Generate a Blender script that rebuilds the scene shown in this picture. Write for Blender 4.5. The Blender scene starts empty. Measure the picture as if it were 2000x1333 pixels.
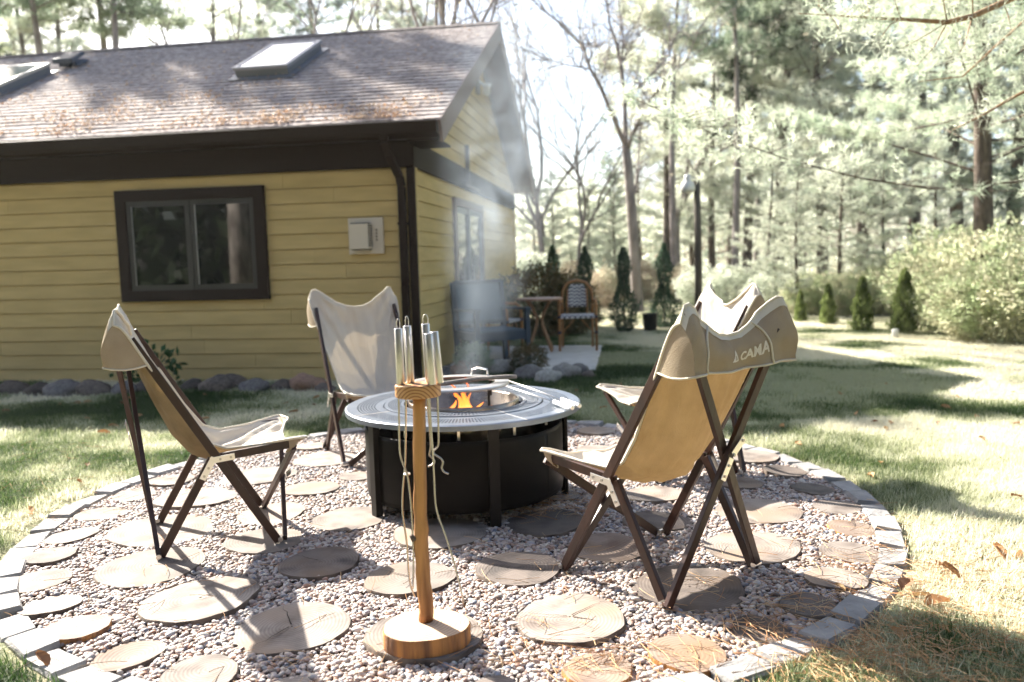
import bpy, math, random
import numpy as np
from math import sin, cos, pi, radians, sqrt, atan2, hypot
from mathutils import Vector, Matrix, noise as mn

random.seed(7)
RNG = np.random.default_rng(7)
SC = bpy.context.scene
COL = SC.collection

# ------------------------------------------------------------------ camera, light, exposure
FPX, PITCH, ROLL, CAMH = 1560.9, 0.09938, -0.025925, 1.2     # 2000 px wide reference
f_dir = Vector((0, cos(PITCH), -sin(PITCH)))
u0 = Vector((0, sin(PITCH), cos(PITCH))); r0 = Vector((1, 0, 0))
r_dir = cos(ROLL) * r0 + sin(ROLL) * u0
u_dir = -sin(ROLL) * r0 + cos(ROLL) * u0
cam_d = bpy.data.cameras.new('camera'); cam = bpy.data.objects.new('camera', cam_d); COL.objects.link(cam)
cam.matrix_world = Matrix(((r_dir.x, u_dir.x, -f_dir.x, 0), (r_dir.y, u_dir.y, -f_dir.y, 0), (r_dir.z, u_dir.z, -f_dir.z, CAMH), (0, 0, 0, 1)))
cam_d.sensor_width = 36; cam_d.lens = FPX / 2000 * 36
cam_d.clip_start = 0.05; cam_d.clip_end = 600
cam_d.dof.use_dof = True; cam_d.dof.focus_distance = 3.0; cam_d.dof.aperture_fstop = 2.0
SC.camera = cam

SUN_AZ = Vector((-0.70, 0.714)).normalized(); SUN_EL = radians(36)
world = bpy.data.worlds.new('World'); SC.world = world; world.use_nodes = True
wn = world.node_tree
sky = wn.nodes.new('ShaderNodeTexSky'); sky.sky_type = 'NISHITA'; sky.sun_disc = False
sky.sun_elevation = SUN_EL; sky.sun_rotation = atan2(SUN_AZ.x, SUN_AZ.y)
sky.air_density = 1.0; sky.dust_density = 2.5; sky.ozone_density = 1.0
bgn = wn.nodes['Background']; bgn.inputs['Strength'].default_value = 0.078
wn.links.new(sky.outputs[0], bgn.inputs['Color'])
sl = bpy.data.lights.new('sun', 'SUN'); sl.energy = 5.0; sl.angle = radians(0.6); sl.color = (1.0, 0.93, 0.82)
sun = bpy.data.objects.new('sun', sl); COL.objects.link(sun)
sdir = Vector((SUN_AZ.x * cos(SUN_EL), SUN_AZ.y * cos(SUN_EL), sin(SUN_EL)))
sun.rotation_euler = sdir.to_track_quat('Z', 'Y').to_euler(); sun.location = (-6, 6, 12)
SC.view_settings.view_transform = 'Standard'; SC.view_settings.look = 'None'
SC.view_settings.gamma = 1.0; SC.view_settings.use_curve_mapping = False
SC.view_settings.exposure = 2.0
SC.render.engine = 'CYCLES'
cy = SC.cycles
cy.use_denoising = True; cy.use_adaptive_sampling = True; cy.adaptive_threshold = 0.02
cy.max_bounces = 10; cy.diffuse_bounces = 6; cy.glossy_bounces = 3; cy.transmission_bounces = 4
cy.transparent_max_bounces = 12; cy.volume_bounces = 1; cy.sample_clamp_indirect = 6
cy.caustics_reflective = False; cy.caustics_refractive = False
cy.volume_step_rate = 2.0; cy.volume_max_steps = 64

# ------------------------------------------------------------------ pixel of the survey -> place in the world
def ray(px, py):
    return f_dir + r_dir * ((px - 1000) / FPX) - u_dir * ((py - 666.5) / FPX)
def gp(px, py, z=0.0):
    v = ray(px, py); t = (z - CAMH) / v.z
    return Vector((v.x * t, v.y * t, z))
def vp(px, py, Y):
    v = ray(px, py); t = Y / v.y
    return Vector((v.x * t, Y, CAMH + v.z * t))
def hpx(px, Y):
    """ground point seen in column px at depth Y"""
    v = ray(px, 560)
    return Vector((v.x / v.y * Y, Y, 0))

# ------------------------------------------------------------------ materials
MATS = {}
def mat(name, col, rough=0.8, metal=0.0, col2=None, nscale=8, bump=0.0, bscale=40, detail=4, spread=(0.35, 0.65),
        vary=0.0, stretch=None, transl=0.0, tcol=None, spec=None, coat=0.0, emis=None, rvary=0.0):
    if name in MATS: return MATS[name]
    m = bpy.data.materials.new(name); m.use_nodes = True; nt = m.node_tree; N = nt.nodes; L = nt.links
    b = N['Principled BSDF']; b.inputs['Roughness'].default_value = rough; b.inputs['Metallic'].default_value = metal
    if spec is not None: b.inputs['Specular IOR Level'].default_value = spec
    if coat: b.inputs['Coat Weight'].default_value = coat; b.inputs['Coat Roughness'].default_value = 0.1
    c = col + (1,) if len(col) == 3 else col
    out_col = None
    tc = N.new('ShaderNodeTexCoord'); mp = N.new('ShaderNodeMapping')
    L.new(tc.outputs['Object'], mp.inputs['Vector'])
    if stretch: mp.inputs['Scale'].default_value = stretch
    if col2 is not None:
        n = N.new('ShaderNodeTexNoise'); n.inputs['Scale'].default_value = nscale; n.inputs['Detail'].default_value = detail
        L.new(mp.outputs[0], n.inputs['Vector'])
        r = N.new('ShaderNodeValToRGB'); r.color_ramp.elements[0].position = spread[0]; r.color_ramp.elements[1].position = spread[1]
        r.color_ramp.elements[0].color = c; r.color_ramp.elements[1].color = col2 + (1,)
        L.new(n.outputs['Fac'], r.inputs[0]); out_col = r.outputs[0]
    if vary:
        oi = N.new('ShaderNodeObjectInfo'); hs = N.new('ShaderNodeHueSaturation')
        mr = N.new('ShaderNodeMapRange'); mr.inputs['To Min'].default_value = 1 - vary; mr.inputs['To Max'].default_value = 1 + vary
        L.new(oi.outputs['Random'], mr.inputs['Value']); L.new(mr.outputs[0], hs.inputs['Value'])
        if out_col is None: hs.inputs['Color'].default_value = c
        else: L.new(out_col, hs.inputs['Color'])
        out_col = hs.outputs[0]
    if out_col is None: b.inputs['Base Color'].default_value = c
    else: L.new(out_col, b.inputs['Base Color'])
    if rvary:
        n3 = N.new('ShaderNodeTexNoise'); n3.inputs['Scale'].default_value = nscale * 1.7; L.new(mp.outputs[0], n3.inputs['Vector'])
        m3 = N.new('ShaderNodeMapRange'); m3.inputs['To Min'].default_value = rough - rvary; m3.inputs['To Max'].default_value = rough + rvary
        L.new(n3.outputs['Fac'], m3.inputs['Value']); L.new(m3.outputs[0], b.inputs['Roughness'])
    if bump:
        n2 = N.new('ShaderNodeTexNoise'); n2.inputs['Scale'].default_value = bscale; n2.inputs['Detail'].default_value = 5
        L.new(mp.outputs[0], n2.inputs['Vector'])
        bp = N.new('ShaderNodeBump'); bp.inputs['Strength'].default_value = bump; bp.inputs['Distance'].default_value = 0.01
        L.new(n2.outputs['Fac'], bp.inputs['Height']); L.new(bp.outputs[0], b.inputs['Normal'])
    if transl:
        t = N.new('ShaderNodeBsdfTranslucent'); mx = N.new('ShaderNodeMixShader'); mx.inputs[0].default_value = transl
        if tcol is not None: t.inputs['Color'].default_value = tcol + (1,)
        elif out_col is not None: L.new(out_col, t.inputs['Color'])
        else: t.inputs['Color'].default_value = c
        L.new(b.outputs[0], mx.inputs[1]); L.new(t.outputs[0], mx.inputs[2]); L.new(mx.outputs[0], N['Material Output'].inputs['Surface'])
    if emis:
        b.inputs['Emission Color'].default_value = emis[0] + (1,); b.inputs['Emission Strength'].default_value = emis[1]
    MATS[name] = m
    return m

def wood_end_mat(name, pale, dark, warm):
    """end grain: growth rings round the object's own axis, radial checks, grey weathering"""
    m = bpy.data.materials.new(name); m.use_nodes = True; nt = m.node_tree; N = nt.nodes; L = nt.links
    b = N['Principled BSDF']; b.inputs['Roughness'].default_value = 0.8
    tc = N.new('ShaderNodeTexCoord'); mp = N.new('ShaderNodeMapping'); L.new(tc.outputs['Object'], mp.inputs['Vector'])
    oi = N.new('ShaderNodeObjectInfo')
    off = N.new('ShaderNodeVectorMath'); off.operation = 'MULTIPLY_ADD'; off.inputs[1].default_value = (1, 1, 0)
    cmb = N.new('ShaderNodeCombineXYZ'); mr0 = N.new('ShaderNodeMapRange'); mr0.inputs['To Min'].default_value = -0.03; mr0.inputs['To Max'].default_value = 0.03
    L.new(oi.outputs['Random'], mr0.inputs['Value']); L.new(mr0.outputs[0], cmb.inputs[0]); L.new(mr0.outputs[0], cmb.inputs[1])
    L.new(mp.outputs[0], off.inputs[0]); L.new(cmb.outputs[0], off.inputs[2])
    w = N.new('ShaderNodeTexWave'); w.wave_type = 'RINGS'; w.rings_direction = 'Z'; w.inputs['Scale'].default_value = 26
    w.inputs['Distortion'].default_value = 2.2; w.inputs['Detail'].default_value = 3; w.inputs['Detail Scale'].default_value = 1.2
    L.new(off.outputs[0], w.inputs['Vector'])
    n = N.new('ShaderNodeTexNoise'); n.inputs['Scale'].default_value = 9; n.inputs['Detail'].default_value = 6
    loc = N.new('ShaderNodeVectorMath'); loc.operation = 'ADD'; L.new(tc.outputs['Object'], loc.inputs[0])
    sc = N.new('ShaderNodeVectorMath'); sc.operation = 'SCALE'; L.new(oi.outputs['Location'], sc.inputs[0]); sc.inputs['Scale'].default_value = 3
    L.new(sc.outputs[0], loc.inputs[1]); L.new(loc.outputs[0], n.inputs['Vector'])
    r1 = N.new('ShaderNodeValToRGB'); r1.color_ramp.elements[0].position = .30; r1.color_ramp.elements[1].position = .56
    r1.color_ramp.elements[0].color = dark + (1,); r1.color_ramp.elements[1].color = pale + (1,)
    L.new(n.outputs['Fac'], r1.inputs[0])
    mx = N.new('ShaderNodeMix'); mx.data_type = 'RGBA'; mx.blend_type = 'MULTIPLY'; mx.inputs[0].default_value = 0.38
    L.new(r1.outputs[0], mx.inputs[6])
    r2 = N.new('ShaderNodeValToRGB'); r2.color_ramp.elements[0].color = (.35, .3, .26, 1); r2.color_ramp.elements[1].color = (1, 1, 1, 1)
    L.new(w.outputs['Fac'], r2.inputs[0]); L.new(r2.outputs[0], mx.inputs[7])
    # warm tone and a per-piece brightness
    mx2 = N.new('ShaderNodeMix'); mx2.data_type = 'RGBA'; n5 = N.new('ShaderNodeTexNoise'); n5.inputs['Scale'].default_value = 4
    L.new(loc.outputs[0], n5.inputs['Vector']); r5 = N.new('ShaderNodeValToRGB'); r5.color_ramp.elements[0].position = .5; r5.color_ramp.elements[1].position = .7
    L.new(n5.outputs['Fac'], r5.inputs[0]); L.new(r5.outputs[0], mx2.inputs[0])
    L.new(mx.outputs[2], mx2.inputs[6]); mx2.inputs[7].default_value = warm + (1,)
    hs = N.new('ShaderNodeHueSaturation'); mr = N.new('ShaderNodeMapRange'); mr.inputs['To Min'].default_value = .82; mr.inputs['To Max'].default_value = 1.12
    L.new(oi.outputs['Random'], mr.inputs['Value']); L.new(mr.outputs[0], hs.inputs['Value']); L.new(mx2.outputs[2], hs.inputs['Color'])
    L.new(hs.outputs[0], b.inputs['Base Color'])
    bp = N.new('ShaderNodeBump'); bp.inputs['Strength'].default_value = .15; bp.inputs['Distance'].default_value = .003
    L.new(w.outputs['Fac'], bp.inputs['Height']); L.new(bp.outputs[0], b.inputs['Normal'])
    return m

def lawn_ground_mat():
    m = bpy.data.materials.new('lawn_soil'); m.use_nodes = True; nt = m.node_tree; N = nt.nodes; L = nt.links
    b = N['Principled BSDF']; b.inputs['Roughness'].default_value = .95
    tc = N.new('ShaderNodeTexCoord')
    n = N.new('ShaderNodeTexNoise'); n.inputs['Scale'].default_value = 1.1; n.inputs['Detail'].default_value = 6; L.new(tc.outputs['Object'], n.inputs['Vector'])
    n2 = N.new('ShaderNodeTexNoise'); n2.inputs['Scale'].default_value = 30; n2.inputs['Detail'].default_value = 6; L.new(tc.outputs['Object'], n2.inputs['Vector'])
    ad = N.new('ShaderNodeMath'); ad.operation = 'MULTIPLY_ADD'; ad.inputs[1].default_value = .5; L.new(n2.outputs['Fac'], ad.inputs[0])
    hf = N.new('ShaderNodeMath'); hf.operation = 'MULTIPLY'; hf.inputs[1].default_value = .5; L.new(n.outputs['Fac'], hf.inputs[0]); L.new(hf.outputs[0], ad.inputs[2])
    r = N.new('ShaderNodeValToRGB'); e = r.color_ramp.elements
    e[0].position = .34; e[0].color = (.06, .085, .03, 1); e[1].position = .60; e[1].color = (.31, .27, .17, 1)
    x = e.new(.48); x.color = (.14, .145, .07, 1)
    L.new(ad.outputs[0], r.inputs[0]); L.new(r.outputs[0], b.inputs['Base Color'])
    bp = N.new('ShaderNodeBump'); bp.inputs['Strength'].default_value = .6; bp.inputs['Distance'].default_value = .03
    L.new(n2.outputs['Fac'], bp.inputs['Height']); L.new(bp.outputs[0], b.inputs['Normal'])
    return m

def random_ramp_mat(name, stops, rough=.7, transl=0.0, bump=0.0):
    """colour picked per instance"""
    m = bpy.data.materials.new(name); m.use_nodes = True; nt = m.node_tree; N = nt.nodes; L = nt.links
    b = N['Principled BSDF']; b.inputs['Roughness'].default_value = rough
    at = N.new('ShaderNodeAttribute'); at.attribute_type = 'INSTANCER'; at.attribute_name = 'tone'
    r = N.new('ShaderNodeValToRGB'); e = r.color_ramp.elements
    while len(e) < len(stops): e.new(.5)
    for k, (p_, c_) in enumerate(stops): e[k].position = p_; e[k].color = c_ + (1,)
    L.new(at.outputs['Fac'], r.inputs[0]); L.new(r.outputs[0], b.inputs['Base Color'])
    if bump:
        tc = N.new('ShaderNodeTexCoord'); n = N.new('ShaderNodeTexNoise'); n.inputs['Scale'].default_value = 3; L.new(tc.outputs['Object'], n.inputs['Vector'])
        mxx = N.new('ShaderNodeMix'); mxx.data_type = 'RGBA'; mxx.blend_type = 'OVERLAY'; mxx.inputs[0].default_value = bump
        L.new(r.outputs[0], mxx.inputs[6]); L.new(n.outputs['Color'], mxx.inputs[7]); L.new(mxx.outputs[2], b.inputs['Base Color'])
    if transl:
        t = N.new('ShaderNodeBsdfTranslucent'); mx = N.new('ShaderNodeMixShader'); mx.inputs[0].default_value = transl
        L.new(r.outputs[0], t.inputs['Color']); L.new(b.outputs[0], mx.inputs[1]); L.new(t.outputs[0], mx.inputs[2])
        L.new(mx.outputs[0], N['Material Output'].inputs['Surface'])
    return m

# ------------------------------------------------------------------ objects
def tag(o, label=None, cat=None, group=None, kind=None):
    if label: o['label'] = label
    if cat: o['category'] = cat
    if group: o['group'] = group
    if kind: o['kind'] = kind
    return o
def empty(name, loc=(0, 0, 0), rz=0.0, **k):
    o = bpy.data.objects.new(name, None); COL.objects.link(o); o.empty_display_size = .1
    o.location = loc; o.rotation_euler = (0, 0, rz); o['_org'] = tuple(loc)
    return tag(o, **k)
ORG = {}
class MB:
    """collects vertices and faces, then links them as one mesh object"""
    def __init__(s): s.v = []; s.f = []
    def add(s, vs, fs):
        n = len(s.v); s.v += [tuple(v) for v in vs]; s.f += [tuple(i + n for i in f) for f in fs]; return s
    def hexa(s, p):   # 8 points: bottom 4 ccw, top 4 ccw
        return s.add(p, [(3, 2, 1, 0), (4, 5, 6, 7), (0, 1, 5, 4), (1, 2, 6, 5), (2, 3, 7, 6), (3, 0, 4, 7)])
    def box(s, c, d, R=None):
        c = Vector(c); hx, hy, hz = d[0] / 2, d[1] / 2, d[2] / 2
        ps = [Vector(q) for q in ((-hx, -hy, -hz), (hx, -hy, -hz), (hx, hy, -hz), (-hx, hy, -hz), (-hx, -hy, hz), (hx, -hy, hz), (hx, hy, hz), (-hx, hy, hz))]
        if R is not None: ps = [R @ q for q in ps]
        return s.hexa([c + q for q in ps])
    def bar(s, a, b, w, h, side=None):
        a = Vector(a); b = Vector(b); d = (b - a).normalized()
        x = Vector(side) if side is not None else Vector((0, 0, 1)).cross(d)
        if x.length < 1e-4: x = Vector((1, 0, 0))
        x = (x - d * x.dot(d)).normalized(); y = d.cross(x)
        q = [(-w / 2, -h / 2), (w / 2, -h / 2), (w / 2, h / 2), (-w / 2, h / 2)]
        return s.hexa([a + x * i + y * j for i, j in q] + [b + x * i + y * j for i, j in q])
    def tube(s, pts, rad, n=8, cap=True, closed=False):
        pts = [Vector(p) for p in pts]; m = len(pts)
        if not hasattr(rad, '__len__'): rad = [rad] * m
        vs = []; up = None
        for i, p in enumerate(pts):
            if closed: d = pts[(i + 1) % m] - pts[i - 1]
            else: d = pts[min(i + 1, m - 1)] - pts[max(i - 1, 0)]
            if d.length < 1e-9: d = Vector((0, 0, 1))
            d.normalize()
            if up is None: up = Vector((0, 0, 1)) if abs(d.z) < .9 else Vector((1, 0, 0))
            x = up.cross(d); x = x.normalized() if x.length > 1e-5 else Vector((1, 0, 0)); y = d.cross(x); up = y.copy()
            for k in range(n):
                a = 2 * pi * k / n; vs.append(p + (x * cos(a) + y * sin(a)) * rad[i])
        fs = []
        for i in range(m if closed else m - 1):
            j = (i + 1) % m
            for k in range(n): fs.append((i * n + k, i * n + (k + 1) % n, j * n + (k + 1) % n, j * n + k))
        if cap and not closed: fs += [tuple(range(n - 1, -1, -1)), tuple((m - 1) * n + k for k in range(n))]
        return s.add(vs, fs)
    def lathe(s, prof, c=(0, 0, 0), n=32, a0=0, a1=2 * pi, R=None):
        c = Vector(c); full = abs(a1 - a0 - 2 * pi) < 1e-6; na = n if full else n + 1
        vs = []
        for (r, z) in prof:
            for k in range(na):
                a = a0 + (a1 - a0) * k / n; q = Vector((r * cos(a), r * sin(a), z))
                vs.append(c + (R @ q if R is not None else q))
        fs = []
        for i in range(len(prof) - 1):
            for k in range(n):
                k2 = (k + 1) % na if full else k + 1
                fs.append((i * na + k, i * na + k2, (i + 1) * na + k2, (i + 1) * na + k))
        return s.add(vs, fs)
    def grid(s, P):   # P[i][j] points
        a = len(P); b = len(P[0]); vs = [q for row in P for q in row]
        return s.add(vs, [(i * b + j, i * b + j + 1, (i + 1) * b + j + 1, (i + 1) * b + j) for i in range(a - 1) for j in range(b - 1)])
    def build(s, name, m, parent=None, smooth=False, bevel=0, solid=0, sub=0, world_pts=False):
        off = Vector(parent.get('_org', (0, 0, 0))) if (parent is not None and world_pts) else None
        vs = [tuple(Vector(v) - off) for v in s.v] if off is not None else s.v
        me = bpy.data.meshes.new(name); me.from_pydata(vs, [], s.f); me.materials.append(m)
        if smooth: me.polygons.foreach_set('use_smooth', [True] * len(me.polygons))
        me.update()
        o = bpy.data.objects.new(name, me); COL.objects.link(o)
        if parent is not None: o.parent = parent; o['_org'] = tuple(parent.get('_org', (0, 0, 0)))
        if solid:
            q = o.modifiers.new('solid', 'SOLIDIFY'); q.thickness = solid; q.offset = 0
        if sub:
            q = o.modifiers.new('sub', 'SUBSURF'); q.levels = sub; q.render_levels = sub
        if bevel:
            q = o.modifiers.new('bevel', 'BEVEL'); q.width = bevel; q.segments = 2; q.limit_method = 'ANGLE'
        return o

def np_mesh(name, V, F, m):
    me = bpy.data.meshes.new(name); V = np.ascontiguousarray(V, dtype=np.float32); F = np.ascontiguousarray(F, dtype=np.int32)
    k = F.shape[1]
    me.vertices.add(len(V)); me.vertices.foreach_set('co', V.ravel())
    me.loops.add(F.size); me.loops.foreach_set('vertex_index', F.ravel())
    me.polygons.add(len(F)); me.polygons.foreach_set('loop_start', np.arange(0, F.size, k, dtype=np.int32))
    try: me.polygons.foreach_set('loop_total', np.full(len(F), k, dtype=np.int32))
    except Exception: pass
    me.update(calc_edges=True); me.materials.append(m); me.validate()
    return me
def link_mesh(name, me, parent=None, loc=(0, 0, 0)):
    o = bpy.data.objects.new(name, me); COL.objects.link(o); o.location = loc
    if parent is not None: o.parent = parent
    return o
def kids(o): return [c for c in bpy.data.objects if c.parent is o]
def copy_tree(o, tree, parent=None):
    c = o.copy(); COL.objects.link(c); c.parent = parent
    for ch in tree.get(o.name, []): copy_tree(ch, tree, c)
    return c
def tree_map():
    t = {}
    for o in bpy.data.objects:
        if o.parent is not None: t.setdefault(o.parent.name, []).append(o)
    return t

# ------------------------------------------------------------------ shared materials
M_SIDING = mat('siding_paint', (.58, .425, .175), .75, col2=(.50, .365, .145), nscale=2.2, bump=.3, bscale=60, stretch=(1, 1, 6), vary=.045)
M_TRIM = mat('brown_trim', (.018, .010, .006), .6, bump=.1, bscale=30, spec=.15)
M_TRIMP = mat('rake_trim', (.23, .17, .15), .6)
M_SHING = mat('shingle', (.42, .37, .35), .95, col2=(.23, .195, .185), nscale=14, bump=.5, bscale=160, vary=.16, spec=.3)
M_GLASS = mat('window_glass', (.004, .005, .005), .02, spec=.8)
M_GLASSR = mat('skylight_glass', (.30, .34, .38), .07, spec=1.0, coat=.8)
M_CONC = mat('concrete', (.62, .60, .58), .9, col2=(.50, .48, .46), nscale=5, bump=.15)
M_CANVAS = mat('canvas', (.58, .53, .455), .95, col2=(.45, .395, .31), nscale=6, bump=.35, bscale=260, transl=.27, tcol=(.095, .052, .017), spec=.1)
M_ROD = mat('steel_rod', (.42, .40, .39), .22, 1.0)
M_HANDLE = mat('steel_handle', (.60, .59, .60), .30, 1.0, bump=.08, bscale=140)
M_CANVAS_OUT = mat('canvas_outer', (.47, .395, .295), .95, col2=(.37, .30, .215), nscale=6, bump=.35, bscale=260, transl=.18, tcol=(.30, .18, .07), spec=.1)
def two_faced_canvas():
    # the sling's inner face is pale, its outer face tan
    m = bpy.data.materials.new('canvas_sling'); m.use_nodes = True; N = m.node_tree.nodes; L = m.node_tree.links; b = N['Principled BSDF']
    b.inputs['Roughness'].default_value = .95; b.inputs['Specular IOR Level'].default_value = .1
    tc = N.new('ShaderNodeTexCoord'); n = N.new('ShaderNodeTexNoise'); n.inputs['Scale'].default_value = 5; n.inputs['Detail'].default_value = 5; L.new(tc.outputs['Object'], n.inputs['Vector'])
    def ramp(c1, c2):
        r = N.new('ShaderNodeValToRGB'); r.color_ramp.elements[0].position = .35; r.color_ramp.elements[1].position = .65
        r.color_ramp.elements[0].color = c1 + (1,); r.color_ramp.elements[1].color = c2 + (1,); L.new(n.outputs['Fac'], r.inputs[0]); return r
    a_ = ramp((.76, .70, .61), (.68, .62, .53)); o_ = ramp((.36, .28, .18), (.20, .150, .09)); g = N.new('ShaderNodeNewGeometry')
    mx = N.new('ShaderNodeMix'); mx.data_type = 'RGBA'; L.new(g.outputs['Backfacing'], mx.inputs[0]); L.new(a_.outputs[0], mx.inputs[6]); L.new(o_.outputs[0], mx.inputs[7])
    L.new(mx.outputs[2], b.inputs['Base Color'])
    n2 = N.new('ShaderNodeTexNoise'); n2.inputs['Scale'].default_value = 260; L.new(tc.outputs['Object'], n2.inputs['Vector'])
    mpw = N.new('ShaderNodeMapping'); mpw.inputs['Scale'].default_value = (7, 3, 1.4); L.new(tc.outputs['Object'], mpw.inputs[0]); n3 = N.new('ShaderNodeTexNoise'); n3.inputs['Scale'].default_value = 1; n3.inputs['Detail'].default_value = 3; n3.inputs['Distortion'].default_value = .6; L.new(mpw.outputs[0], n3.inputs['Vector'])
    b1 = N.new('ShaderNodeBump'); b1.inputs['Strength'].default_value = .8; b1.inputs['Distance'].default_value = .035; L.new(n3.outputs['Fac'], b1.inputs['Height'])
    bp = N.new('ShaderNodeBump'); bp.inputs['Strength'].default_value = .3; bp.inputs['Distance'].default_value = .01; L.new(n2.outputs['Fac'], bp.inputs['Height']); L.new(b1.outputs[0], bp.inputs['Normal']); L.new(bp.outputs[0], b.inputs['Normal'])
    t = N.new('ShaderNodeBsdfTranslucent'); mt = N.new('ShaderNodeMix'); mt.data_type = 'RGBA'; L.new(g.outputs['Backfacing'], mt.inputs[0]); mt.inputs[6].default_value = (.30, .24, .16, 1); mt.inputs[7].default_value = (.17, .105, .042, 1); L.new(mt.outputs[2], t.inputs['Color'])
    ms = N.new('ShaderNodeMixShader'); ms.inputs[0].default_value = .22; L.new(b.outputs[0], ms.inputs[1]); L.new(t.outputs[0], ms.inputs[2]); L.new(ms.outputs[0], N['Material Output'].inputs['Surface'])
    return m
M_SLING = two_faced_canvas()
M_PIPING = mat('canvas_piping', (.74, .68, .57), .9, bump=.3, bscale=300, transl=.15)
M_DWOOD = mat('dark_wood', (.048, .017, .009), .42, col2=(.022, .009, .006), nscale=14, stretch=(1, 1, .25), bump=.12, bscale=60, rvary=.08)
M_STEEL = mat('brushed_steel', (.86, .82, .77), .34, 1.0, bump=.08, bscale=140, rvary=.06)
M_PITTOP = mat('pit_top', (.20, .23, .28), .36, .6, col2=(.16, .19, .24), nscale=9, bump=.05, bscale=80, rvary=.07)
M_PITBLK = mat('pit_black', (.006, .0055, .005), .38, .0, col2=(.010, .009, .008), nscale=6, rvary=.08, spec=.08)
M_SOOT = mat('soot', (.02, .017, .015), .8, bump=.6, bscale=30)
M_POLE = mat('bare_pole', (.50, .25, .08), .55, col2=(.13, .045, .012), nscale=20, stretch=(1, 1, .10), bump=.8, bscale=60, spread=(.40, .66))
M_SAWN = mat('sawn_wood', (.58, .36, .19), .6, col2=(.45, .24, .10), nscale=7, bump=.15)
M_BARKO = mat('orange_bark', (.44, .20, .055), .7, col2=(.16, .07, .03), nscale=26, stretch=(1, 1, .12), bump=.8, bscale=50, spread=(.42, .62))
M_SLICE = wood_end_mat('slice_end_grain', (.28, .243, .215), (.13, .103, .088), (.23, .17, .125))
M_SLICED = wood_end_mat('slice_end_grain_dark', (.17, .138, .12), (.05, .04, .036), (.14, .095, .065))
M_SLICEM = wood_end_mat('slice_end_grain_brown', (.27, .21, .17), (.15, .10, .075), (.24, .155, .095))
M_BARK = mat('bark', (.18, .14, .11), .9, col2=(.05, .035, .028), nscale=10, stretch=(1, 1, .3), bump=.9, bscale=22)
M_BARKL = mat('bark_grey', (.33, .29, .28), .9, col2=(.18, .155, .15), nscale=9, stretch=(1, 1, .3), bump=.9, bscale=22)
M_CRACK = mat('crack', (.03, .022, .018), 1)
M_PAVER = mat('paver_stone', (.34, .33, .32), .85, col2=(.22, .215, .215), nscale=9, bump=.7, bscale=35, vary=.12)
M_ROCK = mat('field_rock', (.15, .12, .10), .9, col2=(.07, .058, .05), nscale=5, bump=.8, bscale=14, vary=.3)
M_ROCKP = mat('pink_rock', (.36, .22, .16), .9, col2=(.24, .15, .11), nscale=6, bump=.8, bscale=14)
M_ROCKG = mat('grey_rock', (.40, .38, .35), .9, col2=(.24, .23, .21), nscale=5, bump=.8, bscale=14, vary=.15)
M_SOIL = mat('gravel_bed', (.16, .125, .105), 1, col2=(.08, .06, .05), nscale=60)
M_RATTAN = mat('rattan_cane', (.42, .20, .07), .45, col2=(.30, .13, .04), nscale=20, stretch=(1, 1, .3))
M_WHITE = mat('white_paint', (.75, .75, .73), .5)
M_NAVY = mat('navy_bench', (.025, .045, .075), .5)
M_NAVYC = mat('bench_cushion', (.07, .11, .15), .9)
M_TEAK = mat('teak', (.36, .20, .10), .55, col2=(.26, .13, .06), nscale=18, stretch=(1, 1, .3))

# ------------------------------------------------------------------ the ground
def in_disc(x, y, cx, cy, r): return (x - cx) ** 2 + (y - cy) ** 2 < r * r
PC = Vector((-0.2696, 3.9243, 0)); PR = 2.011          # paved circle: centre, outer radius of the edging
gr = MB(); gr.add([(-160, -60, -.03), (160, -60, -.03), (160, 260, -.03), (-160, 260, -.03)], [(0, 1, 2, 3)])
tag(gr.build('ground', lawn_ground_mat()), kind='structure')
lw = MB()
NA = 72
ring_r = [PR - .02, PR + .10, 2.6, 3.6, 5.5, 9, 16, 34]
P = []
for r in ring_r:
    row = []
    for k in range(NA + 1):
        a = 2 * pi * k / NA; x = PC.x + r * cos(a); y = PC.y + r * sin(a)
        z = 0.0 if r < 2.1 else .012 * mn.noise(Vector((x * .9, y * .9, 3))) * min(1, (r - 2) * 1.2) + .008
        if r >= 16: z = -.02
        row.append((x, y, z))
    P.append(row)
lw.grid(P); tag(lw.build('lawn', bpy.data.materials['lawn_soil'], smooth=True), kind='structure')
bed = MB(); bed.lathe([(0, -.012), (PR - .03, -.012)], PC, 96)
tag(bed.build('gravel_bed', M_SOIL), kind='structure')

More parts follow.
